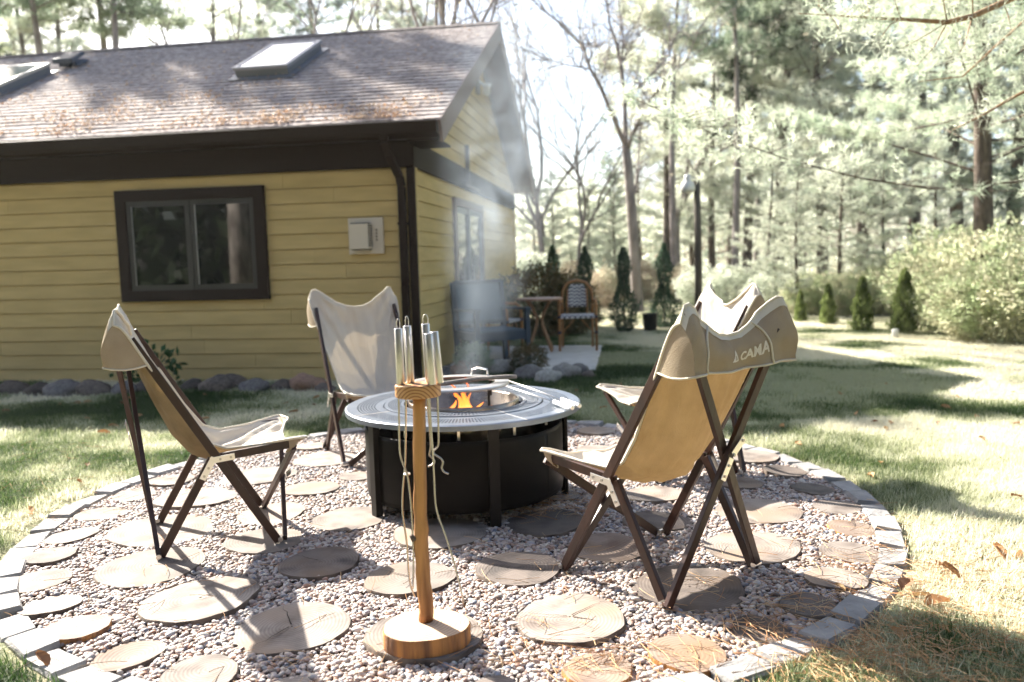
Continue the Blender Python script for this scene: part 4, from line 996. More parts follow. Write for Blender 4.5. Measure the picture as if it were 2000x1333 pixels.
def ring_mat():
    m = bpy.data.materials.new('stand_top_wood'); m.use_nodes = True; N = m.node_tree.nodes; L = m.node_tree.links; b = N['Principled BSDF']; b.inputs['Roughness'].default_value = .5
    tc = N.new('ShaderNodeTexCoord'); mp = N.new('ShaderNodeMapping'); mp.inputs['Location'].default_value = (-.0, 0, -.0 + .0); L.new(tc.outputs['Object'], mp.inputs[0])
    mp.inputs['Location'].default_value = (0, 0, -(zt0 - .018) + .02)
    w = N.new('ShaderNodeTexWave'); w.wave_type = 'RINGS'; w.rings_direction = 'Y'; w.inputs['Scale'].default_value = 32; w.inputs['Distortion'].default_value = 1.2; w.inputs['Detail'].default_value = 2
    L.new(mp.outputs[0], w.inputs['Vector']); r = N.new('ShaderNodeValToRGB'); r.color_ramp.elements[0].color = (.26, .10, .03, 1); r.color_ramp.elements[1].color = (.56, .31, .13, 1); r.color_ramp.elements[0].position = .05; r.color_ramp.elements[1].position = .45
    L.new(w.outputs['Fac'], r.inputs[0]); L.new(r.outputs[0], b.inputs['Base Color']); return m
MB().grid(rows).build('top', ring_mat(), stand, smooth=False, world_pts=True, bevel=.002)

def fork(handle_px, top_px, hook, path, label, wh=.0132, dy=0.0, tilt=0, hook_w=None):
    """handle stands on the stand's top, the rod hangs below it"""
    hx, hy0 = handle_px; tx, ty = top_px; Y = Yb + dy
    a_ = sp(hx, hy0, Y); a_.z = zt1 + .001; b_ = sp(tx, ty, Y)
    t = empty('hanging_roasting_stick', a_, label=label, cat='roasting stick', group='roasting sticks hanging in the stand')
    MB().tube([a_, b_], wh, 20).build('handle', M_HANDLE, t, smooth=True, world_pts=True, bevel=.0008)
    if hook:
        e = b_; w = hook_w or .005
        MB().tube([e + Vector((-w, 0, -.005)), e + Vector((-w, 0, .018)), e + Vector((-w * .6, 0, .027)), e + Vector((0, 0, .030)), e + Vector((w * .6, 0, .027)), e + Vector((w, 0, .018)), e + Vector((w, 0, -.005))], .0012, 6).build('hang_loop', M_STEEL, t, smooth=True, world_pts=True)
    pts = [Vector((sp(path[0][0], path[0][1], Y).x, a_.y, zt0 + .002))] + [sp(q[0], q[1], Y + (q[2] if len(q) > 2 else 0)) for q in path]
    # ease the bends
    sm = []
    for i in range(len(pts) - 1):
        for s in range(6): sm.append(pts[i].lerp(pts[i + 1], s / 6))
    sm.append(pts[-1])
    for _ in range(5): sm = [sm[0]] + [(sm[i - 1] + sm[i] * 2 + sm[i + 1]) / 4 for i in range(1, len(sm) - 1)] + [sm[-1]]
    MB().tube(sm, .0030, 8).build('rod', M_ROD, t, smooth=True, world_pts=True)
    return t
fork((782, 742), (778, 642), True, [(779, 790), (780, 880), (784, 900), (796, 926), (799, 950), (803, 985), (806, 1040), (808, 1100), (806, 1150)], 'steel-handled roasting stick, leftmost in the stand', dy=-.012)
fork((801, 735), (795, 637), True, [(793, 790), (792, 880), (791, 915), (787, 950), (785, 1000), (795, 1060), (797, 1110), (801, 1145), (810, 1166)], 'steel-handled roasting stick, second from the left in the stand', dy=.02)
fork((838, 728), (831, 633), True, [(835, 790), (842, 870), (840, 882), (838, 890), (848, 898), (849, 906), (836, 912)], 'tall steel-handled roasting stick in the back of the stand with a short hooked tip', dy=.035, hook_w=.008)
fork((843, 742), (837, 652), False, [(839, 790), (845, 880), (848, 930), (850, 985), (856, 1010), (868, 1040), (884, 1090), (896, 1135), (906, 1178)], 'steel-handled roasting stick at the front right with the longest rod', dy=-.028)
fork((858, 735), (848, 648), False, [(855, 790), (857, 862), (855, 874), (845, 882), (848, 888), (862, 896), (866, 904), (862, 914), (866, 922), (876, 926)], 'steel-handled roasting stick at the right edge with a zigzag bent rod', dy=.0)
# leather tie round the crossing rods and fork tip
b = MB(); kp = sp(795, 926); b.tube([kp + Vector((.008 * cos(t), .010 * sin(t), 0)) for t in [2 * pi * k / 12 for k in range(12)]], .003, 6, closed=True)
tag(b.build('twist_tie', M_STEEL, smooth=True), 'small wire tie holding the two left roasting sticks together', 'tie')
b = MB(); kp = sp(905, 1176); b.tube([kp + Vector((-.002, 0, .012)), kp + Vector((.004, -.002, -.004)), kp + Vector((.004, 0, -.022))], [.004, .006, .001], 8); b.tube([kp + Vector((.002, 0, .0)), kp + Vector((.012, 0, .012))], [.004, .001], 6); b.tube([kp + Vector((.002, 0, -.004)), kp + Vector((.014, 0, -.004))], [.004, .001], 6)
tag(b.build('curled_leaf', mat('brown_leaf', (.13, .08, .055), .8)), 'small curled brown leaf caught on the tip of the longest roasting stick', 'leaf')

# ------------------------------------------------------------------ folding canvas chairs
CD = dict(wf=.282, wr=.261, yf=.229, yr=-.236, hf=.435, tf=.344, wtf=.286, hh=.396, yh=-.015, wh=.264, ht=1.019, yt=-.342, wt=.289)
def lerpc(tab, t):
    for i in range(len(tab) - 1):
        if t <= tab[i + 1][0]:
            u = (t - tab[i][0]) / (tab[i + 1][0] - tab[i][0]); u = u * u * (3 - 2 * u) * .35 + u * .65
            return [a_ + (b_ - a_) * u for a_, b_ in zip(tab[i][1:], tab[i + 1][1:])]
    return list(tab[-1][1:])
EDGE = [(0, .293, -.345, .975), (.06, .297, -.318, .950), (.16, .288, -.265, .87), (.30, .262, -.185, .72), (.45, .235, -.095, .56), (.56, .222, -.02, .455), (.66, .225, .05, .425), (.80, .250, .18, .432), (.93, .292, .315, .452), (1.0, .300, .375, .452)]
CENT = [(0, 0, -.300, .912), (.06, 0, -.297, .875), (.16, 0, -.282, .80), (.30, 0, -.240, .65), (.45, 0, -.165, .475), (.56, 0, -.085, .372), (.66, 0, .00, .335), (.80, 0, .13, .350), (.93, 0, .26, .385), (1.0, 0, .318, .398)]
TOPC = [(0, 0, .912), (.2, .058, .918), (.4, .116, .945), (.6, .172, .985), (.75, .214, 1.015), (.86, .244, 1.034), (.93, .266, 1.032), (.97, .282, 1.012), (1.0, .293, .975)]
FRONTC = [(0, 0, .315), (.3, .09, .322), (.6, .18, .345), (.8, .232, .368), (.9, .262, .376), (.96, .284, .368), (1, .298, .342)]
def canvas_pt(u, v, seed=0.0):
    e = lerpc(EDGE, v); c = lerpc(CENT, v); s = abs(u); k = s ** 1.75
    x = e[0] * (s ** .96) * (1 if u >= 0 else -1)
    y = c[1] + (e[1] - c[1]) * k; z = c[2] + (e[2] - c[2]) * k
    if v < .16:      # the upper edge rises to a rounded lobe over each post
        q = (1 - v / .16) ** 1.5; lx, lz = lerpc(TOPC, s); x = x * (1 - q) + lx * q * (1 if u >= 0 else -1); z = z * (1 - q) + lz * q
    if v > .88:      # rounded front corners
        q = ((v - .88) / .12) ** 1.3; lx, ly = lerpc(FRONTC, s); x = x * (1 - q) + lx * q * (1 if u >= 0 else -1); y = y * (1 - q) + ly * q
    wr = .022 * mn.noise(Vector((u * 2.4 + seed, v * 2.2, seed))) + .011 * mn.noise(Vector((u * 6 + v * 5, v * 3 - u * 3, seed + 3)))
    # pull folds fanning from the four corners
    for (cu, cv) in ((1, 0), (-1, 0), (1, 1), (-1, 1)):
        dx, dy = (u - cu) , (v - cv) * 2.2; d = hypot(dx, dy); 
        if d < 1.5: wr += .011 * sin(atan2(dy, dx) * 13 + seed) * max(0, 1 - d / 1.5) * min(1, d * 2.5)
    m_ = min(1, (1 - s) * 5)
    return Vector((x, y - wr * m_ * (1 if v < .55 else 0), z + wr * m_ * (.3 if v < .55 else 1)))
FLAP = [(0, .296, -.352, 1.045)]
def flap_pt(u, w, seed):
    t = canvas_pt(u, 0, seed); s = abs(u)
    zb = .822 - .028 * (1 - s ** 2) - .012 * s ** 6
    yb = -.400 + .065 * (1 - s ** 2.5) - .012 * sin(u * 9 + seed)
    k = w
    bulge = .035 * sin(pi * min(1, k * 1.1)) * (.6 + .4 * s)
    z = t.z + (zb - t.z) * k; y = t.y + (yb - t.y) * k - bulge * .7 + .006 * mn.noise(Vector((u * 5, w * 3, seed)))
    x = t.x * (1 - .03 * min(1, k * 1.5)) + .006 * sin(pi * k) * u
    return Vector((x, y, z))
ROPE = []
def make_chair(seed, label, loc, rz, logo=False):
    D = CD; ch = empty('canvas_chair', loc, rz, label=label, cat='chair', group='folding canvas chairs around the fire pit')
    ch['_org'] = (0, 0, 0)
    FRl = {}
    for s, n in ((1, 'R'), (-1, 'L')):
        FRl['F' + n] = Vector((s * D['wf'], D['yf'], .012)); FRl['R' + n] = Vector((s * D['wr'], D['yr'], .012))
        FRl['TF' + n] = Vector((s * D['wtf'] * .97, D['tf'] - .015, D['hf'] - .008)); FRl['H' + n] = Vector((s * D['wh'], D['yh'], D['hh'])); FRl['TB' + n] = Vector((s * D['wt'] * .90, D['yt'] + .01, D['ht'] - .03))
    W_, T_ = .034, .019
    def member(a_, b_, w=W_, t=T_, side=None, nm='leg'):
        return MB().bar(a_, b_, t, w, side).build(nm, M_DWOOD, ch, bevel=.0022)
    X = Vector((1, 0, 0))
    for s, n, o in ((1, 'R', 'L'), (-1, 'L', 'R')):
        member(FRl['F' + n] + X * s * .010, (FRl['F' + n] + X * s * .010).lerp(FRl['TB' + n] + X * s * .002, .925), side=X, nm='back_rail')
        hub = FRl['H' + n] - X * s * .012
        member(FRl['R' + n] - X * s * .010, hub, side=X, nm='rear_leg')
        member(hub, FRl['TF' + n] - X * s * .006, side=X, nm='seat_rail')
        # cross members
        yo = Vector((0, .011 * s, 0))
        member(FRl['F' + n] - X * s * .012 + yo + Vector((0, .02, 0)), FRl['TF' + o] + yo - Vector((0, .0, .012)), side=Vector((0, 1, 0)), nm='front_cross_leg')
        member(FRl['R' + n] + X * s * .008 + yo - Vector((0, .018, 0)), FRl['TB' + o] + X * s * .03 + yo - Vector((0, .012, .07)), side=Vector((0, 1, 0)), nm='rear_cross_leg')
        # steel angle plate with rivets at the hub
        hubo = Vector((s * (D['wh'] + .026), D['yh'], D['hh'])); dr_ = (FRl['R' + n] - FRl['H' + n]).normalized(); df = (FRl['TF' + n] - FRl['H' + n]).normalized()
        pl = MB(); c0 = hubo
        pl.bar(c0 - dr_ * .014, c0 + dr_ * .088, .0022, .026, X); pl.bar(c0 - df * .010 + X * s * .0006, c0 + df * .088 + X * s * .0006, .0022, .026, X)
        hp = pl.build('hinge_plate', M_STEEL, ch, bevel=.0006)
        rv_ = MB()
        for q in (c0 + dr_ * .035, c0 + dr_ * .072, c0 + df * .030, c0 + df * .072): rv_.tube([q, q + X * s * .0055], .0052, 10)
        rv_.build('rivets', mat('rivet', (.5, .47, .43), .35, 1), hp)
        for (k_, yy) in (('F', .008), ('R', -.008)):
            ft = MB(); q = FRl[k_ + n]; ft.tube([q + Vector((-s * .02, yy, .008)), q + Vector((s * .022, yy, .008))], .0105, 12); ft.tube([q + Vector((s * .020, yy, .008)), q + Vector((s * .026, yy, .008))], .0065, 8)
            ft.build('foot_hinge', M_STEEL, ch, smooth=False)
    for (ya, kf, kt, sg) in ((.0, 'F', 'TF', 1), (0, 'R', 'TB', -1)):
        a1, b1, a2, b2 = FRl[kf + 'L'], FRl[kt + 'R'], FRl[kf + 'R'], FRl[kt + 'L']
        u = .5; c = (a1.lerp(b1, .5)); 
        # crossing height of the two members
        den = (b1.x - a1.x) - (b2.x - a2.x); u = (a2.x - a1.x) / den; c = a1.lerp(b1, u)
        off = Vector((0, sg * (.038 if sg > 0 else .046), 0)); d1_ = (b1 - a1).normalized(); d2_ = (b2 - a2).normalized(); pl = MB(); c0 = c + off
        pl.bar(c0 - d1_ * .012, c0 - d1_ * .095, .0022, .026, Vector((0, 1, 0))); pl.bar(c0 + Vector((0, sg * .0006, 0)), c0 + d1_ * .06 + X * .03 + Vector((0, sg * .0006, 0)), .0022, .026, Vector((0, 1, 0)))
        bp_ = pl.build('cross_plate', M_STEEL, ch, bevel=.0006); rv_ = MB()
        for q in (c0 - d1_ * .04, c0 - d1_ * .08, c0 + X * .004, c0 + d1_ * .05 + X * .025): rv_.tube([q, q + Vector((0, sg * .0055, 0))], .0052, 10)
        rv_.build('rivets', mat('rivet', (.5, .47, .43), .35, 1), bp_)
    # sling
    NU, NV = 48, 72
    P = [[canvas_pt(-1 + 2 * i / NU, j / NV, seed) for i in range(NU + 1)] for j in range(NV + 1)]
    sling = MB().grid(P).build('sling', M_SLING, ch, smooth=True)
    Pf = [[flap_pt(-1 + 2 * i / NU, w / 12, seed) for i in range(NU + 1)] for w in range(13)]
    back = MB().grid(Pf).build('back_pocket', M_CANVAS_OUT, sling, smooth=True)
    # side gussets between sling edge and pocket edge
    for s in (-1, 1):
        G_ = []
        for w in range(9):
            k_ = w / 8; f = flap_pt(s, k_, seed); 
            # the sling edge at the same height
            lo_, hi_ = 0.0, .5
            for _ in range(22):
                mm = (lo_ + hi_) / 2
                if canvas_pt(s, mm, seed).z > f.z: lo_ = mm
                else: hi_ = mm
            e = canvas_pt(s, lo_, seed)
            G_.append([f.lerp(e, q / 6) + Vector((s * .012 * sin(pi * q / 6) * k_, 0, -.012 * sin(pi * q / 6) * k_)) for q in range(7)])
        MB().grid(G_).build('side_gusset', M_CANVAS_OUT, sling, smooth=True)
        MB().tube(G_[-1], .0042, 6).build('piping', M_PIPING, sling, smooth=True)
        seam = [flap_pt(s * .62, w / 10, seed) + Vector((s * .10 * (w / 10 - 1) * 0 , -.003, 0)) for w in range(11)]
        seam = [flap_pt(s * (.46 + .22 * (1 - (1 - w / 10) ** 2) * .3 + .06 * sin(w)), w / 10, seed) + Vector((0, -.004, 0)) for w in range(11)]
        seam = [flap_pt(s * (.45 + .20 * sin(pi * w / 20)), w / 10, seed) + Vector((0, -.004, 0)) for w in range(11)]
        MB().tube(seam, .0042, 6).build('piping', M_PIPING, sling, smooth=True)
        # front pocket under each seat tip
        tip = canvas_pt(s, 1, seed); e1 = canvas_pt(s, .90, seed); c1 = canvas_pt(s * .62, 1, seed); low = Vector((s * .262, .285, .385))
        Pp = []
        for a_ in range(6):
            u_ = a_ / 5; top_ = (e1.lerp(tip, u_ * 2) if u_ < .5 else tip.lerp(c1, (u_ - .5) * 2)); Pp.append([top_.lerp(low, q / 4) + Vector((s * .008, .008, -.004)) * sin(pi * q / 4) for q in range(5)])
        MB().grid(Pp).build('front_pocket', M_CANVAS_OUT, sling, smooth=True)
        MB().tube([low + Vector((0, 0, .004)), low + Vector((-s * .012, .02, .02)), c1.lerp(low, .3), c1], .0035, 6).build('piping', M_PIPING, sling, smooth=True)
    # piping round the sling and along the pocket hem
    edge = [canvas_pt(-1, j / 40, seed) for j in range(41)] + [canvas_pt(-1 + 2 * i / 20, 1, seed) for i in range(1, 20)] + [canvas_pt(1, 1 - j / 40, seed) for j in range(41)] + [canvas_pt(1 - 2 * i / 30, 0, seed) for i in range(1, 30)]
    MB().tube(edge, .0055, 7, closed=True).build('piping', M_PIPING, sling, smooth=True)
    hem = [flap_pt(-1 + 2 * i / 30, 1, seed) for i in range(31)]
    MB().tube(hem, .0042, 6).build('piping', M_PIPING, sling, smooth=True)
    # wide pale binding along the pocket's upper edge
    bn = MB().grid([[flap_pt(-1 + 2 * i / 40, w, seed) + Vector((0, -.0035, 0)) for i in range(41)] for w in (.01, .05, .09, .13)]); bn.build('binding', M_PIPING, sling, smooth=True)
    if logo:
        # printed lettering, laid onto the hanging pocket
        cu = bpy.data.curves.new('print', 'FONT'); cu.body = 'CAMA'; cu.size = 1.0; cu.offset = .035; cu.space_character = 1.02
        to = bpy.data.objects.new('print', cu); COL.objects.link(to); dg = bpy.context.evaluated_depsgraph_get(); dg.update()
        me = bpy.data.meshes.new_from_object(to.evaluated_get(dg)); bpy.data.objects.remove(to)
        import bmesh
        bm = bmesh.new(); bm.from_mesh(me); bmesh.ops.triangulate(bm, faces=bm.faces[:]); bmesh.ops.subdivide_edges(bm, edges=bm.edges[:], cuts=1)
        xs = [v.co.x for v in bm.verts]; x0, x1 = min(xs), max(xs)
        SIZ = .20
        def place(x, y):      # x along the print from its left, y up, both in letter heights: rows measured on the pocket
            u = -.10 + x * .160; w = .74 - y * .34
            return flap_pt(u, w, seed) + Vector((0, -.0028, 0))
        for v in bm.verts: v.co = place((v.co.x - x0) / (x1 - x0) * 3.0 + 1.35, v.co.y)
        bm.to_mesh(me); bm.free(); me.materials.clear(); me.materials.append(mat('print_cream', (.80, .75, .66), .8, transl=.15)); 
        po = link_mesh('printed_letters', me, sling)
        tri = MB(); pts_ = [(0, 0), (1.15, 0), (.78, .98)]
        cpt = (.72, .34)
        NN = 6
        rows_ = []
        for i in range(NN + 1):
            t_ = i / NN; l_ = (pts_[0][0] + (pts_[2][0] - pts_[0][0]) * t_, .98 * t_); r_ = (pts_[1][0] + (pts_[2][0] - pts_[1][0]) * t_, .98 * t_)
            rows_.append([place(l_[0] + (r_[0] - l_[0]) * q / 4, l_[1]) for q in range(5)])
        tri.grid(rows_); tri.build('printed_triangle', mat('print_cream', (.8, .75, .66), .8), sling)
        tr_ = MB()
        def pl2(x, y): return place(x, y) + Vector((0, -.001, 0))
        for (yb_, yt_, w_) in ((.14, .34, .20), (.26, .45, .15), (.38, .56, .10)): tr_.add([pl2(.68 - w_, yb_), pl2(.68 + w_, yb_), pl2(.71, yt_)], [(0, 1, 2)])
        tr_.add([pl2(.66, .02), pl2(.70, .02), pl2(.70, .15), pl2(.66, .15)], [(0, 1, 2, 3)])
        tr_.build('printed_tree', mat('print_dark', (.30, .22, .11), .8), sling)
    return ch
# local +y is the seat's front; rz turns it
make_chair(1.3, 'canvas folding chair at the left, seen from its side', (-1.358, 3.520, .015), -1.149)
make_chair(2.7, 'near right canvas chair seen from behind, with printed lettering on its back', (.547, 2.959, .015), .667, logo=True)
make_chair(4.1, 'canvas chair facing the camera behind the fire pit, in front of the house wall', (-.876, 4.994, .015), -2.618)
make_chair(5.9, 'bright sunlit canvas chair mostly hidden behind the near right one', (.915, 4.439, .015), 1.818)

# ------------------------------------------------------------------ patio furniture
ZS = .035
def loc_on(px, py): return gp(px, py, ZS)
tb = (loc_on(1027, 686) + loc_on(1086, 690)) / 2 + Vector((0, .16, 0))
tbl = empty('bistro_table', tb, label='round wooden bistro table with splayed crossed legs on the patio slab', cat='table')
MB().lathe([(.0, .66), (.30, .66), (.305, .672), (.30, .685), (.0, .685)], (0, 0, 0), 40).build('table_top', mat('table_top_wood', (.40, .24, .16), .45), tbl)
for k in range(4):
    a_ = radians(40 + 90 * k); l = MB(); l.tube([(.21 * cos(a_), .21 * sin(a_), .655), (.12 * cos(a_), .12 * sin(a_), .55), (.045 * cos(a_), .045 * sin(a_), .42), (.05 * cos(a_), .05 * sin(a_), .34), (.14 * cos(a_), .14 * sin(a_), .16), (.225 * cos(a_), .225 * sin(a_), 0)], .018, 8)
    l.build('leg', M_TEAK, tbl, smooth=True)
def weave_mat():
    m = bpy.data.materials.new('woven_cane'); m.use_nodes = True; N = m.node_tree.nodes; L = m.node_tree.links; b = N['Principled BSDF']; b.inputs['Roughness'].default_value = .5
    tc = N.new('ShaderNodeTexCoord'); sp_ = N.new('ShaderNodeSeparateXYZ'); L.new(tc.outputs['Object'], sp_.inputs[0])
    ad = N.new('ShaderNodeMath'); ad.operation = 'ADD'; L.new(sp_.outputs['Z'], ad.inputs[0]); L.new(sp_.outputs['Y'], ad.inputs[1])
    zz = N.new('ShaderNodeMath'); zz.operation = 'PINGPONG'; zz.inputs[1].default_value = .034; L.new(sp_.outputs['X'], zz.inputs[0])
    a2 = N.new('ShaderNodeMath'); a2.operation = 'ADD'; L.new(ad.outputs[0], a2.inputs[0]); L.new(zz.outputs[0], a2.inputs[1])
    sn = N.new('ShaderNodeMath'); sn.operation = 'MULTIPLY'; sn.inputs[1].default_value = 120; L.new(a2.outputs[0], sn.inputs[0])
    s2 = N.new('ShaderNodeMath'); s2.operation = 'SINE'; L.new(sn.outputs[0], s2.inputs[0])
    r = N.new('ShaderNodeValToRGB'); r.color_ramp.elements[0].color = (.05, .06, .12, 1); r.color_ramp.elements[1].color = (.75, .74, .72, 1); r.color_ramp.elements[0].position = .45; r.color_ramp.elements[1].position = .55
    mr = N.new('ShaderNodeMapRange'); mr.inputs['From Min'].default_value = -1; L.new(s2.outputs[0], mr.inputs['Value']); L.new(mr.outputs[0], r.inputs[0]); L.new(r.outputs[0], b.inputs['Base Color']); return m
M_WEAVE = weave_mat()
def bistro_chair(loc, rz, label):
    c = empty('bistro_armchair', loc, rz, label=label, cat='chair', group='rattan bistro armchairs on the patio'); c['_org'] = (0, 0, 0)
    # local -y is the front
    for s in (-1, 1):
        MB().tube([(s * .235, -.22, 0), (s * .235, -.22, .44), (s * .235, -.21, .58), (s * .235, -.15, .635), (s * .232, .0, .64), (s * .215, .16, .62), (s * .20, .20, .58)], .017, 8).build('arm', M_RATTAN, c, smooth=True)
        MB().tube([(s * .20, .24, 0), (s * .20, .21, .44)], .015, 8).build('leg', M_RATTAN, c, smooth=True)
        MB().tube([(s * .23, -.21, .20), (s * .05, -.21, .40)], .007, 6).build('brace', M_RATTAN, c, smooth=True)
        for z in (.22, .42): MB().tube([(s * .235, -.22, z), (s * .235, -.22, z + .035)], .0205, 8).build('binding', mat('cane_binding', (.03, .035, .06), .6), c, smooth=True)
        MB().tube([(s * .13, .21, .44), (s * .135, .235, .62), (s * .125, .25, .78)], .011, 8).build('back_post', M_RATTAN, c, smooth=True)
    MB().tube([(-.20, .20, .44), (-.205, .225, .62), (-.19, .25, .76), (-.12, .275, .86), (0, .285, .895), (.12, .275, .86), (.19, .25, .76), (.205, .225, .62), (.20, .20, .44)], .018, 8).build('back_hoop', M_RATTAN, c, smooth=True)
    bp_ = MB(); P = []
    for j in range(9):
        z = .54 + .30 * j / 8; w = .125 * (1 if j < 5 else sqrt(max(.05, 1 - ((j - 4.6) / 4.2) ** 2))); P.append([(w * (-1 + 2 * i / 6), .222 + (z - .44) * .14 + .015 * (1 - (i / 3 - 1) ** 2), z) for i in range(7)])
    bp_.grid(P); bp_.build('back_panel', M_WEAVE, c, smooth=True, solid=.006)
    MB().box((0, 0, .435), (.44, .43, .035)).build('seat', M_WEAVE, c, bevel=.012)
    return c
bca = (loc_on(1100, 686) + loc_on(1165, 686)) / 2; bistro_chair(bca + Vector((0, .24, 0)), radians(-4), 'rattan bistro armchair with blue woven back, right of the bistro table')
bistro_chair(vp(975, 690, 9.9) * 1 + Vector((0, 0, ZS - vp(975, 690, 9.9).z)), radians(68), 'rattan bistro armchair half hidden in smoke, left of the bistro table')
# dark slatted armchair in the smoke
ac = (H(.55, 1.15, ZS)); arm = empty('dark_armchair', ac, YAW + radians(35), label='dark navy wooden armchair by the corner of the house, veiled in smoke', cat='chair'); arm['_org'] = (0, 0, 0)
for s in (-1, 1):
    for (y, h) in ((-.30, .62), (.26, .94)):
        MB().bar((s * .31, y, 0), (s * .31, y + (.10 if y > 0 else 0), h), .055, .055).build('leg', M_NAVY, arm, bevel=.004)
    MB().bar((s * .31, -.34, .635), (s * .31, .30, .62), .075, .03).build('armrest', M_NAVY, arm, bevel=.006)
    MB().bar((s * .31, -.28, .34), (s * .31, .28, .34), .03, .09).build('side_rail', M_NAVY, arm)
MB().bar((-.31, -.30, .34), (.31, -.30, .34), .03, .10).build('front_rail', M_NAVY, arm)
for k in range(5): MB().box((0, -.24 + .12 * k, .395), (.58, .10, .02)).build('seat_slat', M_NAVYC, arm, bevel=.003)
bp_ = MB(); bp_.hexa([(-.28, .265, .48), (.28, .265, .48), (.28, .285, .48), (-.28, .285, .48), (-.28, .345, .93), (.28, .345, .93), (.28, .365, .93), (-.28, .365, .93)]); bp_.build('backrest', M_NAVYC, arm, bevel=.01)
for (z, y) in ((.47, .275), (.935, .355)): MB().bar((-.30, y, z), (.30, y, z), .05, .045).build('back_rail', M_NAVY, arm, bevel=.004)

# ------------------------------------------------------------------ foliage
def foliage_mat(name, c1, c2, transl=.5, tc=None, scale=1.2, rough=.55):
    return mat(name, c1, rough, col2=c2, nscale=scale, detail=3, spread=(.4, .6), transl=transl, tcol=tc, spec=.4)
F_PALE = foliage_mat('needles_pale', (.54, .59, .49), (.72, .74, .63), .62)
F_NEAR = foliage_mat('needles_near', (.56, .65, .50), (.78, .82, .68), .62, scale=2)
F_MID = foliage_mat('needles_mid', (.24, .32, .24), (.38, .44, .32), .55)
F_DARK = foliage_mat('needles_dark', (.022, .045, .02), (.045, .075, .03), .3)
F_WARM = foliage_mat('leaves_warm', (.50, .42, .32), (.42, .43, .31), .6)
F_SHRUB = foliage_mat('leaves_shrub', (.46, .54, .33), (.64, .62, .46), .6, scale=2.5)
F_YEW = foliage_mat('arborvitae', (.045, .085, .055), (.09, .15, .10), .4, scale=5)
F_CONE = foliage_mat('cone_shrub', (.10, .14, .04), (.26, .32, .12), .45, scale=6)
F_BUSH = foliage_mat('bush_green', (.06, .085, .035), (.19, .13, .06), .4, scale=3)

def rand_dirs(n, rg): 
    v = rg.normal(size=(n, 3)); return v / np.linalg.norm(v, axis=1, keepdims=True)
def blades(C, D, L, W, rg):
    """one thin triangle per entry: centre C, direction D"""
    n = len(C); S = np.cross(D, rand_dirs(n, rg)); S /= np.linalg.norm(S, axis=1, keepdims=True) + 1e-9
    L = np.asarray(L)[:, None] if np.ndim(L) else L; W = np.asarray(W)[:, None] if np.ndim(W) else W
    V = np.empty((n, 3, 3)); V[:, 0] = C - S * W; V[:, 1] = C + S * W; V[:, 2] = C + D * L
    return V.reshape(-1, 3), np.arange(3 * n).reshape(-1, 3)
def quads(C, D, L, W, rg):
    n = len(C); S = np.cross(D, rand_dirs(n, rg)); S /= np.linalg.norm(S, axis=1, keepdims=True) + 1e-9
    L = np.asarray(L)[:, None] if np.ndim(L) else L; W = np.asarray(W)[:, None] if np.ndim(W) else W
    V = np.empty((n, 4, 3)); V[:, 0] = C; V[:, 1] = C + D * L * .5 + S * W; V[:, 2] = C + D * L; V[:, 3] = C + D * L * .5 - S * W
    return V.reshape(-1, 3), np.arange(4 * n).reshape(-1, 4)
def bez(a_, b_, c_, n): return [a_ * (1 - t) ** 2 + b_ * 2 * t * (1 - t) + c_ * t * t for t in np.linspace(0, 1, n)]

def pine_meshes(seed, h, base, rmax, nlimb, tufts, blade=.11, wid=.0035, per=16, r0=.13, asym=None, lean=.02, droop=.0):
    rg = np.random.default_rng(seed); wood = MB()
    top = np.array([lean * h, lean * .5 * h, h]); m = 12
    pts = [np.array([0, 0, -.1]) * (1 - t) + top * t + np.array([.08 * sin(t * 5 + seed), .08 * cos(t * 4 + seed), 0]) for t in np.linspace(0, 1, m)]
    wood.tube(pts, [r0 * (1 - .85 * t) for t in np.linspace(0, 1, m)], 10)
    C = []; Dd = []
    for i in range(nlimb):
        t = base + (1 - base) * (i + rg.random()) / nlimb; z = h * t; az = rg.uniform(0, 6.283)
        L_ = rmax * (1 - (t - base) / (1 - base)) ** .7 * rg.uniform(.6, 1.1) + .3
        if asym is not None:
            d_ = cos(az - asym); L_ *= (1 + .35 * d_)
        o = pts[min(m - 1, int(t * (m - 1)))]; o = np.array([o[0], o[1], z]); e = np.array([cos(az), sin(az), 0])
        rise = rg.uniform(.0, .35) - droop
        path = bez(o, o + e * L_ * .5 + np.array([0, 0, L_ * (rise - .05)]), o + e * L_ + np.array([0, 0, L_ * (rise + .12)]), 6)
        wood.tube(path, [max(.006, r0 * .13 * (1 - .85 * s)) for s in np.linspace(0, 1, 6)], 5, cap=False)
        k = max(3, int(tufts / nlimb * (L_ / (rmax * .7))))
        s = rg.beta(2.0, 1.1, k); side = rg.normal(0, 1, k) * L_ * .16 * (1.2 - s * .8); P_ = np.array(path)
        idx = s * 5; i0 = np.minimum(4, idx.astype(int)); w = (idx - i0)[:, None]; base_p = P_[i0] * (1 - w) + P_[i0 + 1] * w
        per_ = np.array([-e[1], e[0], 0]); pos = base_p + per_ * side[:, None] + np.array([0, 0, 1]) * (rg.normal(0, .05, k) * L_ * .4 + .02)[:, None]
        C.append(pos); dd = e * .5 + per_ * np.sign(side)[:, None] * .5 + np.array([0, 0, .35]); Dd.append(dd)
        for q in range(0, k, 4):
            wood.tube([base_p[q], pos[q]], [.006, .003], 3, cap=False)
    C = np.concatenate(C); Dd = np.concatenate(Dd); n = len(C)
    Cb = np.repeat(C, per, 0) + rg.normal(0, .03, (n * per, 3)); Db = np.repeat(Dd, per, 0) * .7 + rand_dirs(n * per, rg) * .9; Db /= np.linalg.norm(Db, axis=1, keepdims=True)
    V, F = blades(Cb, Db, blade * rg.uniform(.7, 1.2, n * per), wid, rg)
    return wood, V, F
